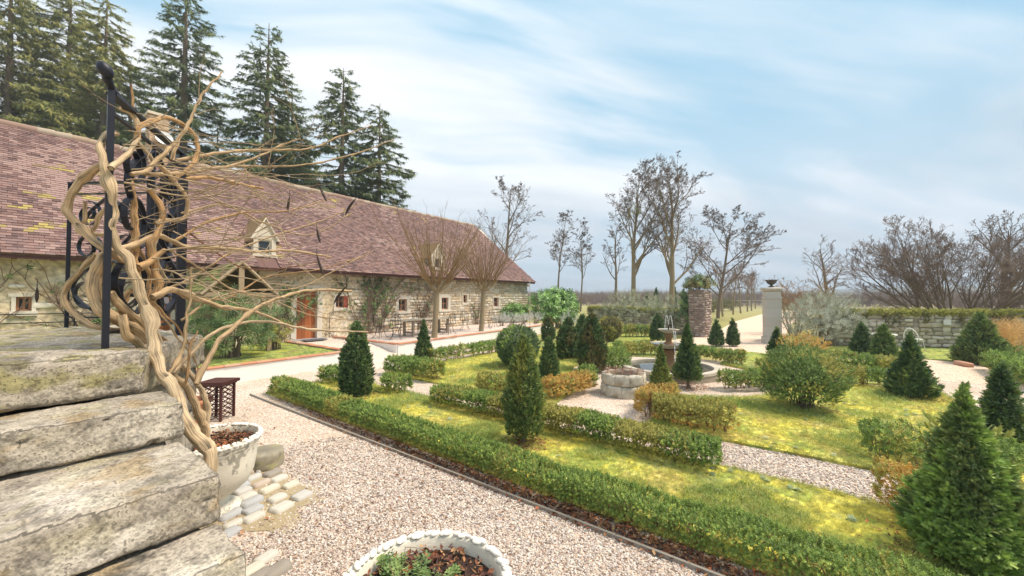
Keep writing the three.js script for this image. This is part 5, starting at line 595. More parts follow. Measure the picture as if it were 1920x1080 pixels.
shrub('box_shrub', 'rounded green shrub with bare stems below on the right lawn', [8.72, 0.03], 1.12, 1.26, boxSprig, PAL.boxDeep, { pal2: PAL.boxYellow, cut: 0.4, dens: 2.6, size: 0.066, low: 0.05, shag: 0.16, stems: 34 });
evergreen('young_conifer', 'bright green young conifer filling the lower right corner', [4.42, 1.0], 1.36, 0.8, SPIRE, { pal: PAL.conifer, pal2: PAL.yewLight, shag: 0.34, out: 0.95, lift: 0.5, size: 0.07, dens: 1.1, skirt: 0.12, cat: 'conifer' });
evergreen('young_conifer', 'dark young conifer at the right edge behind the bright one', [7.68, 2.07], 1.18, 0.58, CONE, { pal: PAL.yew, pal2: PAL.yewLight, shag: 0.3, out: 0.95, lift: 0.45, cat: 'conifer' });
shrub('box_shrub', 'orange leaved bush in front of the silver grey shrub', [16.06, 0.05], 0.75, 1.36, boxSprig, PAL.boxOrange, { size: 0.13, low: 0, pal2: PAL.boxYellow, cut: 0.2 });
shrub('box_shrub', 'small green bush at the right edge beyond the path', [17.4, 5.05], 0.62, 0.7, boxSprig, PAL.box, { size: 0.12, low: 0 });
shrub('young_spruce', 'pale green young spruce tuft behind the bright conifer', [7.0, 1.55], 0.5, 0.75, yewSprig, PAL.yewYellow, { size: 0.14, low: 0, lift: 1.1, cat: 'conifer' });
// ---------------------------------------------------------------- grass, pebbles, fallen leaves
const inPoly = (x, z, p) => { let c = false; for (let i = 0, j = p.length - 1; i < p.length; j = i++) if ((p[i][1] > z) !== (p[j][1] > z) && x < (p[j][0] - p[i][0]) * (z - p[i][1]) / (p[j][1] - p[i][1]) + p[i][0]) c = !c; return c; };
{
  const R = RNG(901), l = [], cs = [[0.55, 0.53, 0.11], [0.64, 0.60, 0.14], [0.38, 0.47, 0.10], [0.47, 0.50, 0.16], [0.25, 0.35, 0.07]];
  for (let k = 0; k < 520000; k++) { const x = R.r(3.3, 13), z = R.r(-9.2, 3.2), d = Math.hypot(x, z); if (R() > Math.pow(3.2 / d, 1.35) * 1.0 || !LAWNS.some(p => inPoly(x, z, p))) continue; const a = fbm(x * 0.9, z * 0.9, 4, 3), s = clamp(0.024 + d * 0.0022, 0.02, 0.05) * (a > 0.1 ? 1.35 : 0.8); const i = a > 0.16 ? R.pick([2, 4, 3]) : a < -0.08 ? R.pick([0, 1, 1]) : R.pick([0, 1, 3, 2]); l.push({ m: placed(V(x, 0.033, z), V(R.s() * 0.4, 1, R.s() * 0.4).normalize(), R() * 6, s * R.r(0.7, 1.4)), c: col(...cs[i]).multiplyScalar(R.r(0.75, 1.2)) }); }
  for (const p of LAWNS) { for (let k = 0; k < p.length; k++) { const A = p[k], B = p[(k + 1) % p.length], L = Math.hypot(B[0] - A[0], B[1] - A[1]); for (let s = 0; s < L * 90; s++) { const t = R(), x = mix(A[0], B[0], t) + R.s() * 0.03, z = mix(A[1], B[1], t) + R.s() * 0.03, d = Math.hypot(x, z); if (R() > 6 / d || z > 3) continue; l.push({ m: placed(V(x, 0.015, z), V(R.s() * 0.6, 1, R.s() * 0.6).normalize(), R() * 6, R.r(0.03, 0.07)), c: col(...R.pick(cs)).multiplyScalar(R.r(0.7, 1.1)) }); } } }
  const wl = []; for (let k = 0; k < 900; k++) { const x = R.r(3.5, 11.8), z = R.r(-8.8, 2.6); if (!LAWNS.some(p => inPoly(x, z, p)) || fbm(x * 0.8 + 3, z * 0.8, 9, 3) < 0.08) continue; wl.push({ m: placed(V(x, 0.034, z), V(R.s() * 0.3, 1, R.s() * 0.3).normalize(), R() * 6, V(R.r(0.07, 0.15), R.r(0.03, 0.06), R.r(0.07, 0.15))), c: col(...lerp3([0.24, 0.34, 0.2], [0.42, 0.48, 0.34], R())) }); } tag(inst('lawn_weeds', weed, M.leaf, wl, scene), 'flat grey green weed rosettes spread over the parterre lawns', 'weeds');
  tag(inst('lawn_grass', grassTuft, M.leaf, l, scene), 'short mossy yellow green grass growing on the parterre lawns', 'grass');
  const pg = ROCKS.slice(0, 3).map(g => g), pl = [[], [], []], pc = [[0.62, 0.55, 0.50], [0.51, 0.43, 0.385], [0.41, 0.32, 0.275], [0.70, 0.66, 0.61], [0.31, 0.24, 0.2], [0.56, 0.48, 0.405], [0.47, 0.445, 0.425], [0.2, 0.145, 0.12]];
  for (let k = 0; k < 900000; k++) { const x = R.r(0.5, 8.6), z = R.r(-11, 2.4), d = Math.hypot(x, z); if (R() > Math.pow(2.6 / d, 1.6) || d < 1.6 || d > 6.2 || LAWNS.some(p => inPoly(x, z, p)) || (x < 0.55 && z > -5.6)) continue; if ((x - 1.5) ** 2 / 0.3 + (z + 4.55) ** 2 / 0.7 < 1 && R() < 0.85) continue; const s = R.r(0.007, 0.016) * clamp(d / 3.6, 0.9, 1.15); pl[k % 3].push({ m: new THREE.Matrix4().compose(V(x, s * 0.2, z), new THREE.Quaternion().setFromEuler(new THREE.Euler(R.s() * 0.5, R() * 6, R.s() * 0.5)), V(s * R.r(0.9, 1.6), s * R.r(0.45, 0.8), s)), c: col(...R.pick(pc)).multiplyScalar(R.r(0.85, 1.15)) }); }
  const gm = mat(null, 0.9), po = thing('gravel_stones', 'loose pinkish gravel stones scattered over the yard and paths', 'gravel'); po.userData.kind = 'stuff'; pl.forEach((q, i) => inst('pebbles', pg[i], gm, q, po));
  const ll = []; for (const [bx, bz, br] of [[9.31, -2.02, 0.42], [11.04, 1.8, 0.5], [11.13, -6.04, 0.45], [8.72, 0.03, 0.5], [9.0, -6.5, 0.55], [4.38, -3.07, 0.3], [4.4, -7.27, 0.4], [4.42, 1.0, 0.5], [7.47, -2.09, 0.35], [9.78, -4.57, 0.45]]) for (let k = 0; k < 420; k++) { const a = R() * 6.283, r = br * Math.sqrt(R()) * (0.8 + 0.5 * R()); ll.push({ m: placed(V(bx + r * Math.cos(a), 0.04 + R() * 0.015, bz + r * Math.sin(a)), V(R.s() * 0.4, 1, R.s() * 0.4).normalize(), R() * 6, R.r(0.025, 0.06)), c: R.pick(leafTints).clone().multiplyScalar(R.r(0.8, 1.7)) }); }
  for (let k = 0; k < 6400; k++) { const u = R(); let x, z; if (u < 0.74) { z = -9.1 + 10.6 * Math.sqrt(R()); x = 3.22 + R.s() * 0.1 + R() * R() * 0.22 + (z < -6 ? (-6 - z) * 0.06 : 0); } else if (u < 0.85) { x = R.r(0.6, 3.3); z = R.r(-10, 0.5); } else if (u < 0.92) { x = R.r(3.4, 12); z = R.r(-8.8, 2.5); } else { x = R.r(0.55, 1.3); z = R.r(-6, -2.5); } const onL = LAWNS.some(p => inPoly(x, z, p)); if (u >= 0.74 && R() < 0.6) continue; ll.push({ m: placed(V(x, (onL ? 0.05 : 0.016) + R() * 0.012, z), V(R.s() * 0.5, 1, R.s() * 0.5).normalize(), R() * 6, R.r(0.02, 0.055)), c: R.pick(leafTints).clone().multiplyScalar(R.r(0.7, 1.5)) }); }
  tag(inst('fallen_leaves', dryLeaf, mat(null, 0.8), ll, scene), 'russet fallen leaves lying along the foot of the front hedge', 'leaf litter');
}
{ const m = new MB(); for (const [x, za, zb] of [[3.17, -9.2, 3], [5.22, -9.2, 6.4]]) m.box(x - 0.012, x + 0.012, -0.02, 0.035, za, zb); m.add('lawn_edging', mat([0.3, 0.27, 0.23], 0.85), scene).userData.kind = 'structure'; }

// ---------------------------------------------------------------- tall trees
const spray = (() => { const R = RNG(31), m = new MB(), tw = (b, d, L) => { const sd = V(d.z, 0.1, -d.x).normalize(); for (let k = 0; k < 5; k++) { const t = (k + 0.3) / 5, p = b.clone().addScaledVector(d, L * t); for (const s of [-1, 1]) { const e = p.clone().addScaledVector(sd, s * 0.13 * (1.1 - t)).addScaledVector(d, 0.09).add(V(0, -0.03, 0)); m.tri(p.clone().addScaledVector(d, -0.035), p.clone().addScaledVector(d, 0.05), e); } } }; for (let k = 0; k < 9; k++) { const t = k / 9, b = V(0, 0, t * 0.9), d = V(R.s() * 0.75, -0.75 - R() * 0.5, 0.4 + R() * 0.3).normalize(); tw(b, d, R.r(0.3, 0.62) * (1 - 0.3 * t)); } tw(V(0, 0, 0.5), V(0, -0.1, 1).normalize(), 0.6); tw(V(0, 0, 0.1), V(0, -0.1, 1).normalize(), 0.6); return m.out(); })();
const SPAL = { dark: [[0.035, 0.055, 0.018], [0.075, 0.105, 0.032], [0.15, 0.17, 0.05]], light: [[0.07, 0.085, 0.02], [0.15, 0.16, 0.04], [0.26, 0.235, 0.065]] };
function spruce(label, [x, z], H, W, pal, o = {}) {
  const seed = fseed++, R = RNG(seed), g = thing('spruce_tree', label, 'tree', [x, -0.05, z], 0, 'tall spruces behind the barn'), l = [], tr = new MB(), br = new MB(), lean = R.s() * 0.3;
  tr.tube([V(0, 0, 0), V(lean * 0.4, H * 0.4, 0), V(lean * 0.7, H * 0.75, 0), V(lean, H, 0)], [H * 0.016, H * 0.012, H * 0.006, 0.02], 7); tr.add('trunk', M.bark, g);
  const b0 = o.from ?? H * 0.12; for (let y = b0; y < H - 0.3; y += R.r(0.24, 0.44)) { const t = (y - b0) / (H - b0), n = t > 0.9 ? 3 : Math.floor(R.r(3.6, 6.4)), a0 = R() * 6; for (let k = 0; k < n; k++) { const a = a0 + k / n * 6.28 + R.s() * 0.4, vig = 1 + 0.55 * fbm(Math.cos(a) * 1.2 + seed, y * 0.28, Math.sin(a) * 1.2, 3) * 2; let L = W * 0.56 * Math.pow(1 - t, 0.66) * clamp(vig, 0.3, 1.5) + 0.25; if (R() < (o.bare ?? 0.1)) { br.tube([V(lean * t, y, 0), V(lean * t + Math.cos(a) * L * 0.6, y - 0.1, Math.sin(a) * L * 0.6)], [0.03, 0.008], 4, false); continue; } const dir = V(Math.cos(a), 0, Math.sin(a)), pts = []; for (let s = 0; s <= 5; s++) { const u = s / 5; pts.push(V(lean * t + dir.x * L * u, y + L * (0.16 * u - 0.5 * u * u + 0.22 * u * u * u) + 0.02, dir.z * L * u)); } br.tube(pts, [0.05, 0.04, 0.03, 0.02, 0.012, 0.005].map(v => v * (0.4 + (1 - t))), 4, false);
      const ns = Math.max(3, Math.round(L * 6.5 * (o.dens || 1))); for (let s = 0; s < ns; s++) { const u = R.r(0.18, 1), i = Math.min(4, Math.floor(u * 5)), p = pts[i].clone().lerp(pts[i + 1], u * 5 - i), sz = R.r(0.55, 1.15) * (0.55 + 0.45 * (1 - t)), aa = a + R.s() * 0.9; l.push({ m: new THREE.Matrix4().compose(p, new THREE.Quaternion().setFromEuler(new THREE.Euler(R.s() * 0.35, Math.PI / 2 - aa, R.s() * 0.4)), V(sz, sz, sz)), c: tint(pal, R, 0.2 * fbm(p.x * 0.5 + seed, y * 0.5, p.z * 0.5, 2)) }); } } }
  stuff(br.add('branches', M.bark, g)); inst('needle_sprays', spray, M.leaf, l, g);
}
spruce('broad yellowish spruce at the far left edge behind the barn', [0.2, -49.2], 29, 9.5, SPAL.light, { dens: 1.15, from: 5 });
spruce('tall spruce second from the left edge behind the barn roof', [3.0, -50.5], 30, 9.5, SPAL.light, { dens: 1.1, from: 5 });
spruce('yellow green spruce left of the iron railing knob', [4.6, -44.1], 26.5, 7.5, SPAL.light, { dens: 1.1, from: 5 });
spruce('thin dying spruce with a bare top beside the railing knob', [6.2, -43.5], 21.5, 2.6, SPAL.light, { bare: 0.75, dens: 0.5 });
spruce('tall leaning spruce above the chimney', [8.4, -38.9], 28, 7.6, SPAL.dark, { dens: 0.95, from: 5 });
spruce('slim thin spruce right of the chimney', [11.2, -40.2], 17.5, 3.2, SPAL.dark, { bare: 0.45, dens: 0.6 });
spruce('dark spruce in the middle of the row behind the barn', [12.3, -33.6], 24, 7.4, SPAL.dark, { from: 4 });
spruce('lower spruce joined to the dark middle one', [15.0, -34.8], 20.5, 5.6, SPAL.dark, { from: 4 });
spruce('dark pointed spruce second from the right of the row', [15.9, -28.8], 20.4, 6.6, SPAL.dark, { dens: 1.1, from: 3 });
spruce('smallest spruce at the right end of the row behind the barn', [17.9, -26.6], 17.6, 6.2, SPAL.dark, { dens: 1.1, from: 3 });

const seedClump = (() => { const R = RNG(3), m = new MB(); for (let k = 0; k < 9; k++) { const d = V(R.s(), R.s() - 0.3, R.s()).normalize(), a = V(R.s(), R.s(), R.s()).multiplyScalar(0.2), s = V(R.s(), R.s(), R.s()).multiplyScalar(0.12); m.tri(a, a.clone().addScaledVector(d, 0.5).add(s), a.clone().addScaledVector(d, 0.5).sub(s)); } return m.out(); })();
// leafless tree; lv: branches per level; ang: spread; up: how strongly shoots turn upwards
function bareTree(name, label, [x, z], H, o = {}) {
  const seed = fseed++, R = RNG(seed), g = thing(name, label, 'tree', [x, (o.y ?? -0.05), z], 0, o.group), wood = new MB(), fine = new MB(), tips = [], lv = o.lv || [13, 7, 6, 4], up = o.up ?? 0.05, ang = o.ang || [0.75, 0.8, 0.8, 0.8], rel = o.rel || [0.5, 0.45, 0.42, 0.5];
  const grow = (p, d, L, r, k) => { const n = k === 0 ? 12 : k === 1 ? 8 : k === 2 ? 5 : 3, pts = [p.clone()], q = p.clone(), dd = d.clone(), rs = [r], dirs = [d.clone()]; for (let i = 1; i <= n; i++) { const w = (k === 0 ? 0.06 : k === 1 ? 0.16 : 0.24) * (o.wob || 1); dd.x += R.s() * w; dd.z += R.s() * w; dd.y += R.s() * w * 0.7 + (k ? up : 0); dd.normalize(); q.addScaledVector(dd, L / n); pts.push(q.clone()); dirs.push(dd.clone()); rs.push(Math.max(o.min || 0.006, r * Math.pow(1 - i / n, k === 0 ? 0.8 : 0.9) + r * 0.12)); }
    (k < 2 ? wood : fine).tube(pts, rs, k === 0 ? 8 : k === 1 ? 6 : k === 2 ? 4 : 3, false); if (k >= lv.length) { tips.push(q.clone()); return; }
    const from = k === 0 ? (o.clear ?? 0.35) : 0.22; for (let j = 0; j < lv[k]; j++) { const t = from + (1 - from) * Math.pow((j + R()) / lv[k], k ? 0.9 : 1), i = Math.min(n - 1, Math.floor(t * n)), b = pts[i].clone().lerp(pts[i + 1], t * n - i), a = R() * 6.28, base = dirs[i], side = V(Math.cos(a), 0, Math.sin(a)); side.addScaledVector(base, -side.dot(base)).normalize(); const an = ang[k] * R.r(0.7, 1.25), nd = base.clone().multiplyScalar(Math.cos(an)).addScaledVector(side, Math.sin(an)).normalize(), len = L * rel[k] * R.r(0.65, 1.25) * (k === 0 ? 1.15 - 0.75 * t * t : 1.1 - 0.6 * t); grow(b, nd, len, Math.max(o.min || 0.006, rs[i] * (k === 0 ? 0.45 : 0.5)), k + 1); } tips.push(q.clone()); };
  if (o.stems) for (let s = 0; s < o.stems; s++) { const a = s / o.stems * 6.28 + R.s() * 0.4, e = R.r(...(o.tilt || [0.25, 0.75])); grow(V(Math.cos(a) * 0.2, 0, Math.sin(a) * 0.2), V(Math.cos(a) * Math.sin(e), Math.cos(e), Math.sin(a) * Math.sin(e)), H * R.r(0.75, 1.05), (o.r || H * 0.018) * R.r(0.7, 1.1), 0); } else grow(V(0, -0.1, 0), V(R.s() * 0.05, 1, R.s() * 0.05).normalize(), H, o.r || H * 0.02, 0);
  wood.add('trunk', o.bark || M.bark, g); stuff(fine.add('crown', o.twig || M.bareTwig, g));
  if (o.seeds) { const l = tips.filter(() => R() < o.seeds).map(p => ({ m: placed(p, V(0, 1, 0), R() * 6, R.r(0.09, 0.22)), c: col(0.09, 0.062, 0.045).multiplyScalar(R.r(0.6, 1.4)) })); if (l.length) inst('seed_clusters', seedClump, M.leaf, l, g); }
  return g;
}
const BG = 'bare trees beyond the garden', olTwig = mat([0.16, 0.11, 0.075], 0.95), pinkTwig = mat([0.25, 0.165, 0.125], 0.95), olBark = mat([0.27, 0.215, 0.13], 0.95, { bumpMap: bumpNoise([4, 1.2]), bumpScale: 0.015 });
bareTree('bare_tree', 'bare tree with seed clusters just beyond the barn end', [35.5, -27.7], 14.8, { seeds: 0.3, group: BG, clear: 0.3, r: 0.22, rel: [0.33, 0.5, 0.45, 0.5], min: 0.012 });
bareTree('bare_tree', 'slender bare tree between the barn end and the tall pair', [48, -27.7], 14, { seeds: 0.45, group: BG, r: 0.15, rel: [0.28, 0.5, 0.45, 0.5], min: 0.011, lv: [14, 7, 6, 4] });
bareTree('bare_tree', 'smaller slender bare tree left of the tall pair', [50, -25.1], 12, { seeds: 0.45, group: BG, r: 0.13, rel: [0.3, 0.5, 0.45, 0.5], min: 0.011, lv: [14, 7, 6, 4] });
bareTree('bare_tree', 'left one of the two tallest bare trees, with a mistletoe ball', [35.5, -12.4], 12.9, { seeds: 0.3, group: BG, clear: 0.3, r: 0.24, bark: olBark, rel: [0.42, 0.5, 0.45, 0.5], min: 0.0085, lv: [17, 9, 7, 4], ang: [0.6, 0.7, 0.8, 0.8] });
bareTree('bare_tree', 'right one of the two tallest bare trees, forked low', [35.9, -9.2], 12.3, { seeds: 0.3, group: BG, clear: 0.22, r: 0.25, bark: olBark, rel: [0.46, 0.5, 0.45, 0.5], min: 0.0085, lv: [17, 9, 7, 4], ang: [0.6, 0.7, 0.8, 0.8] });
bareTree('bare_tree', 'spreading bare tree right of the tall pair above the gate', [42.5, -6.4], 9.4, { seeds: 0.3, group: BG, clear: 0.15, r: 0.17, rel: [0.55, 0.5, 0.45, 0.5], min: 0.012, lv: [16, 9, 7, 4], ang: [0.9, 0.8, 0.8, 0.8] });
bareTree('bare_tree', 'thin bare tree standing close left of the tall pair', [47, -18.6], 11.2, { seeds: 0.4, group: BG, r: 0.2, min: 0.011, rel: [0.3, 0.5, 0.45, 0.5], lv: [10, 6, 5, 3] });
bareTree('bare_tree', 'domed bare tree behind the silver grey shrub', [48.5, 2.3], 7.0, { group: BG, clear: 0.2, r: 0.2, rel: [0.5, 0.45, 0.45, 0.5], min: 0.0085, lv: [16, 7, 5, 3], ang: [0.85, 0.6, 0.7, 0.7], up: 0.02 });
bareTree('bare_tree', 'large spreading many stemmed bare tree behind the right wall', [27.6, 5.9], 5.7, { group: BG, stems: 12, tilt: [0.15, 0.95], clear: 0.15, r: 0.075, rel: [0.5, 0.5, 0.5, 0.55], min: 0.0055, twig: mat([0.24, 0.18, 0.145], 0.95), lv: [11, 8, 7, 4], ang: [0.55, 0.6, 0.7, 0.7], up: 0.06 });
bareTree('bare_tree', 'bare tree with a straight trunk at the right edge behind the wall', [31, 8.4], 5.6, { group: BG, clear: 0.3, r: 0.16, rel: [0.5, 0.5, 0.45, 0.5], min: 0.008, up: 0.05 });
[[46.3, -6.5], [52.8, -6.3], [57.5, -6.0], [64.5, -5.9], [69.3, -5.8], [80.9, -6.2]].forEach(([x, z], k) => bareTree('drive_tree', `${['first', 'second', 'third', 'fourth', 'fifth', 'farthest'][k]} young bare tree along the drive beyond the gate, counted from the gate`, [x, z], 4.9 + (k % 3) * 0.35, { group: 'young trees along the drive', clear: 0.35, r: 0.1, twig: pinkTwig, bark: olBark, rel: [0.5, 0.5, 0.45, 0.5], min: 0.011, lv: [12, 6, 4, 3], ang: [0.6, 0.6, 0.7, 0.7], up: 0.06 }));
{ // mistletoe in the tall pair
  const o = shrub('mistletoe', 'round mistletoe ball hanging in the left tall bare tree', [35.2, -12.0], 1.5, 1.4, oliveSprig, [[0.1, 0.11, 0.04], [0.16, 0.16, 0.06], [0.2, 0.18, 0.07]], { y: 9.2, size: 0.22, low: 0, cat: 'mistletoe', stems: 20 });
}
// pollarded trees on the terrace: short trunk, a head of long upright shoots
function pollard(label, [x, z], tH, sL, n, lean) {
  const R = RNG(fseed++), g = thing('pollard_tree', label, 'tree', [x, 0.38, z], 0, 'pollarded trees on the terrace'), tr = new MB(), tw = new MB(), top = V(lean, tH, 0); tr.tube([V(0, -0.1, 0), V(lean * 0.4, tH * 0.5, 0.02), top, V(lean * 1.05, tH + 0.12, 0)], [0.13, 0.105, 0.12, 0.08], 10);
  for (let k = 0; k < 9; k++) { const a = k / 9 * 6.28 + R.s() * 0.3, e = R.r(0.7, 1.2), L = R.r(0.4, 0.75), d = V(Math.cos(a) * Math.sin(e), Math.cos(e), Math.sin(a) * Math.sin(e)), p1 = top.clone().addScaledVector(d, L * 0.5).add(V(0, 0.02, 0)), p2 = top.clone().addScaledVector(d, L).add(V(0, 0.12, 0)); tr.tube([top, p1, p2], [0.07, 0.05, 0.035], 6, false);
    for (let s = 0; s < n; s++) { const b = p1.clone().lerp(p2, R()), dd = V(d.x * R.r(0.2, 1.1) + R.s() * 0.35, R.r(0.5, 1.15), d.z * R.r(0.2, 1.1) + R.s() * 0.35).normalize(), len = sL * R.r(0.45, 1.05), pts = [b], q = b.clone(); for (let i = 0; i < 6; i++) { dd.add(V(R.s() * 0.07, 0.035 + R.s() * 0.05, R.s() * 0.07)).normalize(); q.addScaledVector(dd, len / 6); pts.push(q.clone()); if (i > 0) for (let j = 0; j < 2; j++) { const e2 = dd.clone().add(V(R.s() * 0.8, R.s() * 0.4, R.s() * 0.8)).normalize(), l2 = R.r(0.12, 0.5); tw.tube([q.clone(), q.clone().addScaledVector(e2, l2 * 0.5), q.clone().addScaledVector(e2, l2).add(V(0, 0.05, 0))], [0.005, 0.004, 0.002], 3, false); } } tw.tube(pts, t => 0.014 * (1 - 0.8 * t) + 0.002, 4, false); } }
  tr.add('trunk', olBark, g); stuff(tw.add('shoots', mat([0.24, 0.155, 0.07], 0.9), g));
}
pollard('pollarded tree with a fan of thin shoots beside the terrace table', [10.62, -11.9], 1.85, 3.2, 11, 0.12);
pollard('pollarded tree nearer the end of the terrace beyond the table', [13.95, -12.3], 1.95, 2.9, 10, 0.2);
// ---------------------------------------------------------------- larger shrubs
shrub('laurel_hedge', 'large glossy green laurel hedge at the end of the terrace', [23.4, -13.7], 2.55, 4.6, laurelSprig, PAL.laurel, { size: 0.34, low: 0, shag: 0.12, mat: M.leafGloss, depth: 2.6, cat: 'hedge' });
shrub('laurel_hedge', 'low dark laurel against the far end of the barn wall', [20.3, -14.9], 1.25, 2.2, laurelSprig, PAL.laurel, { size: 0.26, low: 0, depth: 1.0, y: 0.3, cat: 'hedge' });
shrub('olive_shrub', 'grey green olive shrub left of the fountain jet', [25.7, -9.0], 2.3, 4.2, oliveSprig, PAL.olive, { size: 0.3, low: 0.05 });
shrub('olive_shrub', 'grey green olive shrub between the fountain jet and the ivy pillar', [23.3, -5.7], 2.2, 2.9, oliveSprig, PAL.olive, { size: 0.26, low: 0.02 });
shrub('silver_shrub', 'broad silver grey shrub right of the gate pillar with the vase', [20.5, 0.75], 2.15, 3.7, oliveSprig, PAL.silver, { size: 0.24, low: 0.0, depth: 2.6, shag: 0.22 });
shrub('oleander', 'dark oleander bush on the small lawn beside the porch', [3.9, -12.6], 1.7, 1.9, oleanderSprig, PAL.oleander, { size: 0.2, low: 0.0, y: 0.36, stems: 40 });
shrub('oleander', 'leggy half bare bush right of the oleander by the barn door', [5.3, -13.4], 1.0, 1.0, oleanderSprig, PAL.boxYellow, { size: 0.12, low: 0.1, y: 0.36, dens: 0.25, stems: 50 });
for (const [k, x, z, h, w] of [[0, 17.2, -13.6, 0.55, 0.9], [1, 18.0, -13.5, 0.6, 1.0], [2, 18.9, -13.3, 0.55, 1.0], [3, 19.8, -13.0, 0.6, 1.0]]) shrub('lavender', `grey lavender clump ${['first', 'second', 'third', 'fourth'][k]} from the barn end in the terrace bed`, [x, z], h, w, lavenderSprig, PAL.lavender, { size: 0.2, low: 0, y: 0.4, lift: 1.4, cat: 'lavender', group: 'lavender in the terrace bed' });
shrub('lavender', 'tall pale lavender bush below the end of the long white wall', [20.4, -10.9], 1.1, 0.9, lavenderSprig, PAL.lavender, { size: 0.24, low: 0, lift: 1.4, cat: 'lavender' });
shrub('pampas_grass', 'straw coloured grass clump at the right edge by the garden wall', [19.7, 5.6], 0.95, 1.2, reedTuft, [[0.3, 0.2, 0.09], [0.45, 0.33, 0.17], [0.5, 0.4, 0.22]], { size: 0.42, low: 0, lift: 1.6, cat: 'grass clump', dens: 2.2 });
for (const [k, x, z, h] of [[0, 48.6, -15.2, 2.6], [1, 49.3, -14.3, 3.2], [2, 54.9, -13.5, 3.5], [3, 53.4, -12.0, 3.1]]) evergreen('cypress', `slim dark cypress in the far field, ${['first', 'second', 'third', 'fourth'][k]} from the left`, [x, z], h, 0.75, COLUMN, { size: 0.3, cat: 'tree', group: 'slim cypresses in the far field' });
for (const [k, x, z, w] of [[0, 54, -9.8, 1.9], [1, 58, -9.4, 2.2], [2, 63, -9.0, 2.6], [3, 68, -8.4, 2.6]]) shrub('field_bush', `dark rounded bush behind the drive trees, ${['first', 'second', 'third', 'fourth'][k]} from the left`, [x, z], 1.7, w, boxSprig, PAL.yewBrown, { size: 0.32, low: 0, group: 'bushes behind the drive trees' });
shrub('field_bush', 'dark green bush just over the top of the right garden wall', [27, 1.4], 1.75, 1.2, boxSprig, PAL.yew, { size: 0.2, low: 0 });
bareTree('russet_bush', 'russet twiggy bush rising behind the silver shrub', [26, -0.2], 2.9, { stems: 12, tilt: [0.1, 0.5], r: 0.03, twig: mat([0.33, 0.2, 0.09], 0.95), bark: olBark, lv: [9, 6, 4], rel: [0.45, 0.5, 0.5], min: 0.006, clear: 0.2 });

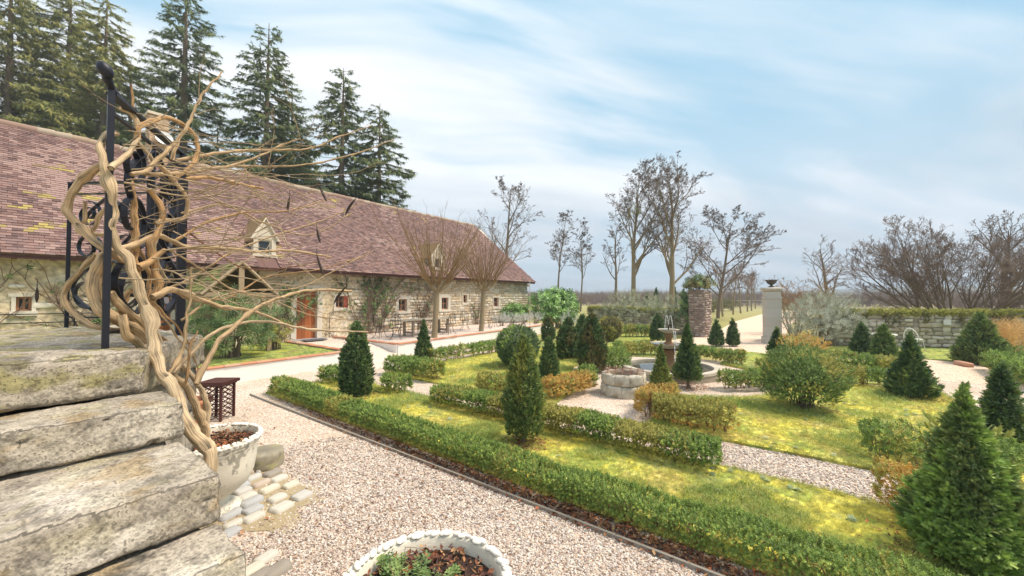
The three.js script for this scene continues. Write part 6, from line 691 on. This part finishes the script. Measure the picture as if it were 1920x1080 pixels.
// ---------------------------------------------------------------- fountain, well
{
  const f = thing('fountain', 'tiered stone fountain in a low round basin', 'fountain', [FX, 0, FZ]), st = mat([0.50, 0.45, 0.36], 0.9, { bumpMap: bumpNoise([2.5, 2.5]), bumpScale: 0.015 }), lath = (a, n = 40) => new THREE.LatheGeometry(a.map(p => new THREE.Vector2(...p)), n);
  const rust = mat([0.27, 0.15, 0.07], 0.85, { bumpMap: bumpNoise([3, 3]), bumpScale: 0.01 });
  for (let k = 0; k < 16; k++) { const a0 = k / 16 * 6.2832 + 0.006, a1 = (k + 1) / 16 * 6.2832 - 0.006, s = new THREE.Shape(); for (let j = 0; j <= 4; j++) { const a = mix(a0, a1, j / 4); j ? s.lineTo(1.22 * Math.cos(a), 1.22 * Math.sin(a)) : s.moveTo(1.22 * Math.cos(a), 1.22 * Math.sin(a)); } for (let j = 4; j >= 0; j--) { const a = mix(a0, a1, j / 4); s.lineTo(1.08 * Math.cos(a), 1.08 * Math.sin(a)); } const e = h => { const g = new THREE.ExtrudeGeometry(s, { depth: h, bevelEnabled: true, bevelSize: 0.012, bevelThickness: 0.012, bevelSegments: 1 }); g.rotateX(-Math.PI / 2); return g; }; const c = obj('coping_stone', e(0.06), mat(lerp3([0.55, 0.5, 0.42], [0.46, 0.41, 0.33], (k * 7 % 5) / 5), 0.9, { bumpMap: st.bumpMap, bumpScale: 0.01 }), f); c.position.y = 0.16; const w = obj('wall_stone', e(0.15), mat(lerp3([0.36, 0.32, 0.25], [0.28, 0.25, 0.19], (k * 3 % 5) / 5), 0.95, { bumpMap: st.bumpMap, bumpScale: 0.02 }), f); w.scale.set(0.985, 1, 0.985); }
  obj('basin_floor', new THREE.CylinderGeometry(1.14, 1.14, 0.06, 40), mat([0.16, 0.14, 0.08], 0.9), f).position.y = 0.03;
  const wat = new THREE.CylinderGeometry(1.07, 1.07, 0.1, 48); obj('water', wat, M.water, f).position.y = 0.112;
  obj('pedestal', lath([[0.0, 0.06], [0.34, 0.06], [0.34, 0.2], [0.24, 0.26], [0.15, 0.34], [0.13, 0.5], [0.19, 0.62], [0.24, 0.66]]), rust, f);
  const scal = new THREE.Shape(); const bowl = (R, y, h, n, m, nm) => { const pts = [[0.1, 0], [R * 0.45, 0.02 * h / 0.16], [R * 0.78, h * 0.45], [R, h * 0.9], [R * 1.03, h], [R * 0.92, h * 0.98], [R * 0.7, h * 0.7], [0, h * 0.55]], g = lath(pts, 64), P = g.attributes.position; for (let k = 0; k < P.count; k++) { const x = P.getX(k), z = P.getZ(k), a = Math.atan2(z, x), s = 1 + 0.045 * Math.cos(a * n) * smooth(R * 0.5, R, Math.hypot(x, z)); P.setXYZ(k, x * s, P.getY(k), z * s); } g.computeVertexNormals(); obj(nm, g, m, f).position.y = y; };
  bowl(0.45, 0.66, 0.16, 8, st, 'lower_bowl'); obj('lower_bowl_water', new THREE.CylinderGeometry(0.38, 0.38, 0.02, 30), M.water, f).position.y = 0.795;
  obj('stem', lath([[0.0, 0.74], [0.14, 0.75], [0.14, 0.8], [0.08, 0.86], [0.075, 0.94], [0.12, 1.0], [0.07, 1.05], [0.1, 1.09]]), rust, f); bowl(0.26, 1.08, 0.11, 10, st, 'upper_bowl'); obj('upper_bowl_water', new THREE.CylinderGeometry(0.22, 0.22, 0.016, 24), M.water, f).position.y = 1.172;
  obj('nozzle', new THREE.CylinderGeometry(0.012, 0.018, 0.14, 8), M.iron, f).position.y = 1.23;
  const R = RNG(4); for (const [dx, dz] of [[0.07, 0.1], [-0.06, -0.09]]) { const m = new MB(), pts = []; for (let k = 0; k <= 14; k++) { const t = k / 14; pts.push(V(dx * t, 1.3 + 1.22 * t - 1.43 * t * t + (dx > 0.05 || dx < -0.05 ? 0 : 0.02), dz * t)); } m.tube(pts, t => 0.003 + 0.004 * t + R() * 0.004, 6); m.add('water_jet', M.jet, f); }
  for (const [a, r, y0, y1] of [[2.3, 0.275, 1.16, 0.82], [2.45, 0.27, 1.16, 0.82], [2.6, 0.48, 0.8, 0.22]]) { const m = new MB(), pts = []; for (let k = 0; k <= 8; k++) { const t = k / 8; pts.push(V(Math.cos(a) * (r + 0.05 * Math.sqrt(t)), mix(y0, y1, t * t * 0.6 + t * 0.4), Math.sin(a) * (r + 0.05 * Math.sqrt(t)))); } m.tube(pts, () => 0.006 + R() * 0.007, 5); m.add('water_spill', M.jet, f); }
}
{
  const w = thing('stone_well', 'rough stone well head with an iron grid on top, before the fountain', 'well', [7.95, 0, -3.0], 0.3), R = RNG(88), m1 = M.plainV; const n = 9;
  for (let k = 0; k < n; k++) for (let c = 0; c < 2; c++) { const a = (k + c * 0.5) / n * 6.2832, g = block(-0.155, 0.155, c ? 0.24 : -0.03, c ? 0.44 + R() * 0.03 : 0.235, -0.09, 0.09, 0.05, { r: 0.03, amp: 0.015, seed: k * 5 + c, fn: stoneTone(k + c * 9, { base: [0.42, 0.38, 0.3], alt: [0.55, 0.51, 0.43], white: 0.6 }) }); const o = obj('well_stone', g, m1, w); o.position.set(0.36 * Math.cos(a), 0, 0.36 * Math.sin(a)); o.rotation.y = -a + Math.PI / 2; }
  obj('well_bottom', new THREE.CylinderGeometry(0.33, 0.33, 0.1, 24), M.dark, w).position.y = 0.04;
  const ir = mat([0.2, 0.09, 0.055], 0.8, { metalness: 0.2 }); for (let k = -2; k <= 2; k++) { new MB().tube([V(k * 0.15, 0.485, -0.42), V(k * 0.15, 0.485, 0.42)], 0.008, 5).add('grid_bar', ir, w); new MB().tube([V(-0.42, 0.5, k * 0.15), V(0.42, 0.5, k * 0.15)], 0.008, 5).add('grid_bar', ir, w); }
}
// ---------------------------------------------------------------- gate, pillars and boundary walls
function rubble(parent, L, H, T, cell, seed, cols, faces = 1) {   // stones over a wall that runs along local +x, face at z = 0
  const R = RNG(seed), list = []; for (let y = 0.02; y < H - 0.04;) { const h = R.r(cell * 0.45, cell * 0.95); let x = R() * 0.1; while (x < L) { const w = Math.min(R.r(cell * 0.8, cell * 2.1), L - x); if (w > cell * 0.4) list.push([x + w / 2, y + h / 2 + R.s() * h * 0.16, w * R.r(0.82, 1.12), h * R.r(0.7, 1.25)]); x += w + 0.012; } y += h + 0.012; }
  const ms = cols.map(c => mat(c, 0.95)); list.forEach(([x, y, w, h]) => { const o = obj('stone', ROCKS[Math.floor(R() * 5)], ms[Math.floor(R() * ms.length)], parent); o.position.set(x, y, T + R.r(-0.03, 0.02)); o.scale.set(w * 0.99, h * 0.97, 0.12); o.rotation.z = R.s() * 0.12; });
}
const RUB = [[0.52, 0.46, 0.38], [0.42, 0.37, 0.30], [0.6, 0.55, 0.47], [0.33, 0.29, 0.24], [0.48, 0.40, 0.31]];
{
  const p = thing('gate_pillar', 'rubble stone gate pillar half covered with ivy', 'pillar', [21.95, 0, -4.15], -0.2); obj('core', boxGeo(-0.4, 0.4, -0.1, 2.4, -0.4, 0.4), mat([0.3, 0.25, 0.2], 0.95), p);
  for (const [rx, rz, t] of [[-0.4, 0, 0], [0, 0.4, 1]]) { const g = new THREE.Group(); g.name = 'facing'; p.add(g); g.rotation.y = t ? 0 : -Math.PI / 2; g.position.set(t ? -0.4 : -0.4, 0, t ? 0.4 : -0.4); rubble(g, 0.8, 2.4, 0, 0.14, 41 + t, [[0.42, 0.33, 0.29], [0.34, 0.26, 0.22], [0.5, 0.42, 0.36], [0.27, 0.21, 0.18]]); }
  const q = thing('gate_pillar', 'dressed limestone gate pillar with a moulded cap', 'pillar', [20.45, 0, -0.95], 0.3), lm = mat([0.50, 0.48, 0.44], 0.9, { bumpMap: bumpNoise([1.5, 1.5]), bumpScale: 0.015 }); obj('plinth', boxGeo(-0.34, 0.34, -0.1, 0.3, -0.34, 0.34), lm, q); for (let k = 0; k < 4; k++) obj('shaft_block', boxGeo(-0.29, 0.29, 0.305 + k * 0.42, 0.72 + k * 0.42, -0.29, 0.29), mat(lerp3([0.50, 0.48, 0.44], [0.47, 0.45, 0.405], k % 2), 0.9, { bumpMap: lm.bumpMap, bumpScale: 0.012 }), q);
  obj('neck', boxGeo(-0.32, 0.32, 1.985, 2.06, -0.32, 0.32), lm, q); obj('frieze', boxGeo(-0.28, 0.28, 2.06, 2.28, -0.28, 0.28), lm, q); obj('cap', new THREE.LatheGeometry([[0, 2.28], [0.4, 2.28], [0.44, 2.34], [0.5, 2.4], [0.5, 2.46], [0, 2.5]].map(a => new THREE.Vector2(...a)), 4, Math.PI / 4), lm, q);
  const u = thing('stone_vase', 'dark two handled vase on top of the limestone gate pillar', 'vase', [20.45, 2.49, -0.95]), dm = mat([0.09, 0.075, 0.065], 0.8); obj('body', new THREE.LatheGeometry([[0, 0], [0.12, 0], [0.12, 0.03], [0.05, 0.06], [0.05, 0.1], [0.13, 0.14], [0.19, 0.22], [0.2, 0.27], [0.25, 0.3], [0.25, 0.32], [0.17, 0.31], [0, 0.28]].map(a => new THREE.Vector2(...a)), 24), dm, u); for (const s of [-1, 1]) new MB().tube([V(0.15 * s, 0.17, 0.2 * s * 0.3), V(0.27 * s, 0.19, 0.3 * s * 0.3), V(0.34 * s, 0.27, 0.36 * s * 0.3), V(0.24 * s, 0.29, 0.28 * s * 0.3)], 0.018, 6).add('handle', dm, u);
  const gm = mat([0.22, 0.225, 0.24], 0.6, { metalness: 0.3 }), leaf = (label, p0, turn, L) => { const g = thing('gate_leaf', label, 'gate', p0, turn), fr = (x0, x1, y0, y1) => new MB().box(x0, x1, y0, y1, -0.02, 0.02); fr(0, 0.05, 0.05, 2.0).add('stile', gm, g); fr(L - 0.05, L, 0.05, 1.8).add('stile', gm, g); for (const y of [0.1, 0.85, 1.75]) fr(0.05, L - 0.05, y, y + 0.05).add('rail', gm, g); fr(0.05, L - 0.05, 0.15, 0.85).add('sheet', mat([0.3, 0.3, 0.31], 0.6, { metalness: 0.3 }), g); for (let x = 0.18; x < L - 0.1; x += 0.14) new MB().box(x, x + 0.02, 0.9, 1.75, -0.01, 0.01).add('bar', gm, g); new MB().tube([V(0.05, 0.1, 0.04), V(L * 0.8, 0.85, 0.04)], 0.015, 4).add('brace', gm, g); };
  leaf('grey metal gate leaf folded back by the ivy covered pillar', [22.45, 0, -3.85], 0.32, 1.6); leaf('grey metal gate leaf folded back behind the limestone pillar', [20.85, 0, -1.3], -0.1, 1.6);
  const iv = shrub('ivy', 'dark green ivy over the top and side of the rubble pillar', [22.0, -4.75], 2.6, 1.0, laurelSprig, PAL.oleander, { size: 0.2, low: 0.25, depth: 0.7, shag: 0.5, cat: 'ivy' }); shrub('ivy', 'brownish green ivy crown above the rubble gate pillar', [22.0, -4.2], 0.75, 1.6, laurelSprig, PAL.yewBrown, { y: 2.35, size: 0.2, low: 0, depth: 1.2, shag: 0.5, cat: 'ivy', pal2: PAL.oleander });
}
function gardenWall(label, pts, H, cell, seed, capPal) {
  const w = thing('garden_wall', label, 'wall'), R = RNG(seed), cap = [];
  for (let k = 0; k + 1 < pts.length; k++) { const a = V(pts[k][0], 0, pts[k][1]), b = V(pts[k + 1][0], 0, pts[k + 1][1]), L = a.distanceTo(b), ang = Math.atan2(-(b.z - a.z), b.x - a.x), g = new THREE.Group(); g.name = 'wall_run'; g.position.copy(a); g.rotation.y = ang; w.add(g); obj('core', boxGeo(0, L, -0.1, H, -0.42, -0.02), mat([0.33, 0.29, 0.23], 0.95, { bumpMap: bumpNoise([1, 1]), bumpScale: 0.04 }), g); rubble(g, L, H, -0.02, cell, seed + k, RUB); for (let s = 0; s < L * 420; s++) { const u = R(), hang = R() < 0.3 && fbm(u * L * 1.2 + k * 9, 3, seed, 2) > 0, p = a.clone().lerp(b, u), n = V(Math.sin(ang), 0, Math.cos(ang)), off = hang ? R.r(-0.02, 0.08) : R.r(-0.5, 0.1); p.addScaledVector(n, off); p.y = hang ? H - R() * R() * 0.85 : H + 0.02 + R.r(-0.12, 0.12); cap.push({ m: placed(p, V(n.x * (hang ? 1 : 0.5) + R.s() * 0.5, 0.7 + R.s() * 0.4, n.z * (hang ? 1 : 0.5) + R.s() * 0.5).normalize(), R() * 6, R.r(0.1, 0.2)), c: tint(hang ? PAL.yewBrown : capPal, R) }); } }
  inst('moss_cap', boxSprig, M.leaf, cap, w);
}
const MOSS = [[0.10, 0.11, 0.02], [0.2, 0.2, 0.035], [0.3, 0.29, 0.06]];
gardenWall('old rubble garden wall with a thick mossy top on the right', [[20.9, 1.2], [22.9, 5.2], [23.4, 6.6], [25.6, 10.5]], 1.34, 0.2, 701, MOSS);
gardenWall('low rubble wall behind the olive shrubs left of the gate', [[27.6, -13.2], [22.6, -4.9]], 1.15, 0.22, 731, MOSS);
{ const b = obj('white_box', new THREE.BoxGeometry(0.24, 0.2, 0.2), mat([0.7, 0.7, 0.68], 0.7)); b.position.set(22.55, 1.05, 4.7); tag(b, 'small white box fixed to the mossy garden wall', 'box'); }
function whiteChair(label, p, turn) { const c = thing('garden_chair', label, 'chair', p, turn), m = mat([0.8, 0.8, 0.78], 0.5); obj('seat', new THREE.CylinderGeometry(0.22, 0.21, 0.03, 24), m, c).position.y = 0.44; for (const [x, z] of [[-1, -1], [1, -1], [-1, 1], [1, 1]]) new MB().tube([V(x * 0.14, 0.44, z * 0.14), V(x * 0.2, 0, z * 0.2)], 0.014, 6).add('leg', m, c); const h = []; for (let k = 0; k <= 14; k++) { const a = Math.PI * k / 14; h.push(V(0.23 * Math.cos(a), 0.44 + 0.42 * Math.sin(a), -0.2 - 0.08 * Math.sin(a))); } new MB().tube(h, 0.018, 7).add('back_hoop', m, c); for (const x of [-0.1, 0, 0.1]) new MB().tube([V(x, 0.46, -0.2), V(x, 0.8, -0.27)], 0.008, 5).add('back_bar', m, c); }
whiteChair('white garden chair with a rounded back before the mossy wall', [21.0, 0, 3.55], 0.9);
{ const t = thing('garden_table', 'low white garden table beside the white chair', 'table', [20.6, 0, 2.6]), m = mat([0.8, 0.8, 0.78], 0.5); obj('top', new THREE.CylinderGeometry(0.42, 0.42, 0.04, 30), m, t).position.y = 0.6; obj('column', new THREE.CylinderGeometry(0.03, 0.04, 0.58, 10), m, t).position.y = 0.3; obj('base', new THREE.CylinderGeometry(0.16, 0.24, 0.04, 20), m, t).position.y = 0.02; }
for (const [k, x, z, a] of [[0, 17.2, 3.9, 0.3], [1, 18.6, 4.9, 0.9], [2, 18.9, 5.4, 0.9]]) { const o = obj('terracotta_kerb', block(-0.28, 0.28, -0.02, 0.11, -0.09, 0.09, 0.05, { r: 0.04, amp: 0.006, seed: k }), mat([0.56, 0.3, 0.2], 0.9)); o.position.set(x, 0.02, z); o.rotation.y = a; tag(o, ['rounded terracotta kerb piece where the right path bends', 'terracotta kerb piece by the large loose yew, nearer the path', 'terracotta kerb piece by the large loose yew, nearer the edge'][k], 'kerb'); }
// ---------------------------------------------------------------- terrace furniture and climbers
{
  const t = thing('terrace_table', 'long weathered wooden table on the gravel terrace', 'table', [11.35, 0.4, -13.2], 0.02); for (let k = 0; k < 5; k++) obj('plank', boxGeo(-1.6, 1.6, 0.66, 0.7, -0.4 + k * 0.16, -0.4 + k * 0.16 + 0.152), mat(lerp3([0.42, 0.37, 0.29], [0.34, 0.29, 0.22], k % 2), 0.85, { bumpMap: M.greyWood.bumpMap, bumpScale: 0.004 }), t);
  for (const x of [-1.0, 1.0]) { for (const z of [-0.28, 0.28]) new MB().box(x - 0.045, x + 0.045, 0, 0.66, z - 0.045, z + 0.045).add('leg', M.greyWood, t); new MB().box(x - 0.03, x + 0.03, 0.12, 0.2, -0.235, 0.235).add('stretcher', M.greyWood, t); } new MB().box(-0.955, 0.955, 0.56, 0.655, -0.2, -0.16).add('apron', M.greyWood, t);
  const mk = () => { const c = new THREE.Group(), r = 0.008, tb = (n, pts, rr = r) => new MB().tube(pts.map(p => V(...p)), rr, 5).add(n, M.iron, c); obj('seat', new THREE.CylinderGeometry(0.2, 0.2, 0.012, 20), M.iron, c).position.y = 0.45; for (const [x, z] of [[-1, -1], [1, -1], [-1, 1], [1, 1]]) tb('leg', [[x * 0.13, 0.45, z * 0.13], [x * 0.1, 0.3, z * 0.1], [x * 0.14, 0.12, z * 0.14], [x * 0.22, 0, z * 0.22]], 0.01); const h = []; for (let k = 0; k <= 12; k++) { const a = Math.PI * k / 12; h.push([0.2 * Math.cos(a), 0.5 + 0.45 * Math.pow(Math.sin(a), 0.6), -0.18 - 0.06 * Math.sin(a)]); } tb('back_hoop', [[0.2, 0.44, -0.1], ...h, [-0.2, 0.44, -0.1]], 0.01); for (const x of [-0.08, 0, 0.08]) tb('back_bar', [[x, 0.46, -0.18], [x * 1.4, 0.7, -0.23], [x, 0.92, -0.24]]); for (const s of [-1, 1]) { const q = spiral(s * 0.09, 0.74, 0.07, 0.015, 0, s * 1.5, 16).map(p => [p[0], p[1], -0.225]); tb('back_scroll', q, 0.006); } return c; };
  const proto = mk(), spots = [[9.25, -12.55, 2.4, 'iron chair nearest the corner of the white wall on the terrace'], [9.2, -13.5, 1.6, 'iron chair at the left head of the terrace table'], [10.6, -14.05, 0.1, 'iron chair behind the table on the left'], [11.6, -14.1, 0, 'iron chair behind the middle of the table'], [12.5, -14.0, -0.1, 'iron chair behind the table on the right'], [12.0, -12.45, 3.0, 'iron chair in front of the table, right of the pollard trunk'], [14.2, -13.6, -0.6, 'iron chair right of the table by the stone wall'], [15.3, -13.1, 0.5, 'iron chair in the middle of the empty terrace'], [16.2, -13.4, -0.4, 'iron chair nearest the lavender bed']];
  spots.forEach(([x, z, a, label]) => { const c = proto.clone(); c.name = numbered('iron_chair'); c.position.set(x, 0.4, z); c.rotation.y = a; scene.add(c); tag(c, 'black wrought ' + label, 'chair', 'wrought iron chairs on the terrace'); });
  const pole = obj('thin_pole', new THREE.CylinderGeometry(0.018, 0.022, 2.6, 8).translate(0, 1.3, 0), mat([0.5, 0.44, 0.34], 0.8)); pole.position.set(18.0, 0.38, -12.2); tag(pole, 'thin pale upright pole at the far edge of the terrace', 'pole');
  const scr = (label, x, s) => { const g = thing('iron_scroll', label, 'ornament', [x, 0.36, BZ + 0.12]), P = a => a.map(p => V(p[0], p[1], 0)); new MB().tube(P([[0, 0], [0, 0.6], [0.02 * s, 0.95]]), 0.012, 5).add('stem', M.iron, g); new MB().tube(P(spiral(0.09 * s, 0.98, 0.1, 0.02, s > 0 ? Math.PI : 0, -s * 1.4, 22)), 0.01, 5).add('top_scroll', M.iron, g); for (const k of [-1, 1]) new MB().tube(P(spiral(0.1 * k, 0.2, 0.11, 0.02, -Math.PI / 2, k * 1.3, 20)), 0.01, 5).add('foot_scroll', M.iron, g); };
  scr('iron scroll ornament left of the barn door', 6.45, -1); scr('iron scroll ornament right of the barn door', 8.15, 1);
  const mt = obj('door_mat', boxGeo(-0.4, 0.4, 0, 0.03, -0.25, 0.25), mat([0.1, 0.105, 0.12], 0.95)); mt.position.set(7.2, 0.41, -14.8); tag(mt, 'dark door mat on the gravel before the barn door', 'mat');
  // climbers trained over the barn wall
  const climber = (label, x0, n, H, W, seed, leafy) => { const R = RNG(seed), g = thing('wall_climber', label, 'climber', [x0, 0.34, BZ + 0.07]), m = new MB(), l = []; const grow = (p, d, L, r, k) => { const pts = [p.clone()], q = p.clone(), dd = d.clone(); for (let i = 0; i < 8; i++) { dd.x += R.s() * 0.25; dd.y += R.s() * 0.2 + 0.03; dd.normalize(); q.addScaledVector(dd, L / 8); q.z = 0.03 + R() * 0.06; if (q.y > 2.75) break; pts.push(q.clone()); if (k < 2 && R() < 0.5) grow(q, V(dd.x + R.s() * 1.1, dd.y + R.s() * 0.5, 0).normalize(), L * R.r(0.3, 0.6), r * 0.6, k + 1); if (R() < leafy) l.push({ m: placed(q.clone(), V(R.s(), 0.6, 0.8).normalize(), R() * 6, R.r(0.08, 0.16)), c: tint(PAL.oleander, R) }); } if (pts.length > 1) m.tube(pts, t => r * (1 - 0.6 * t) + 0.002, 4, false); }; for (let k = 0; k < n; k++) grow(V(R.s() * W * 0.2, 0, 0.05), V(R.s() * 0.6, 1, 0).normalize(), H * R.r(0.7, 1.1), 0.016, 0); stuff(m.add('stems', mat([0.17, 0.11, 0.075], 0.95), g)); if (l.length) inst('foliage', laurelSprig, M.leaf, l, g); };
  climber('brown bare climber fanning up the plaster at the left of the barn', 1.7, 8, 2.4, 1.6, 21, 0.05); climber('thin bare climber under the eaves at the far left of the barn', -0.4, 4, 2.2, 1.6, 22, 0.03); climber('dense climber with some leaves right of the small shuttered window', 10.2, 13, 2.5, 2.6, 23, 0.12); climber('bare climber on the stone wall between the two white framed windows', 12.9, 7, 2.3, 1.4, 24, 0.02); climber('leafy climber beside the timber porch and the barn door', 6.15, 6, 2.0, 0.8, 25, 0.25); climber('low climber on the stone wall near the end of the terrace', 17.2, 5, 1.5, 1.2, 26, 0.05);
  const tr = thing('wire_trellis', 'dark wire trellis along the barn wall at the far left', 'trellis', [1.2, 0.36, BZ + 0.14]); for (const y of [0.75, 1.05, 1.27]) new MB().tube([V(-2.6, y, 0), V(1.3, y - 0.02, 0)], 0.012, 4).add('wire', M.iron, tr); for (const x of [-2.6, -1.3, 0, 1.3]) new MB().tube([V(x, -0.02, 0), V(x, 1.3, 0)], 0.016, 5).add('stake', M.iron, tr); for (const x of [-2, -0.7, 0.6]) for (const s of [-1, 1]) new MB().tube(spiral(x + s * 0.2, 0.5, 0.2, 0.04, Math.PI / 2, s * 1.3, 20).map(p => V(p[0], p[1], 0.01)), 0.01, 4).add('scroll', M.iron, tr);
}
{ const f = thing('paddock_fence', 'pale post and rail fence across the far field beyond the gate', 'fence', [92, 0, -6]), m = mat([0.5, 0.48, 0.45], 0.9); for (let k = 0; k < 12; k++) new MB().box(-0.06, 0.06, -0.1, 1.5, k * 2 - 12.06, k * 2 - 11.94).add('post', m, f); for (const y of [0.6, 1.3]) new MB().box(0.07, 0.12, y, y + 0.12, -12, 10).add('rail', m, f); }

renderer.render(scene, camera);
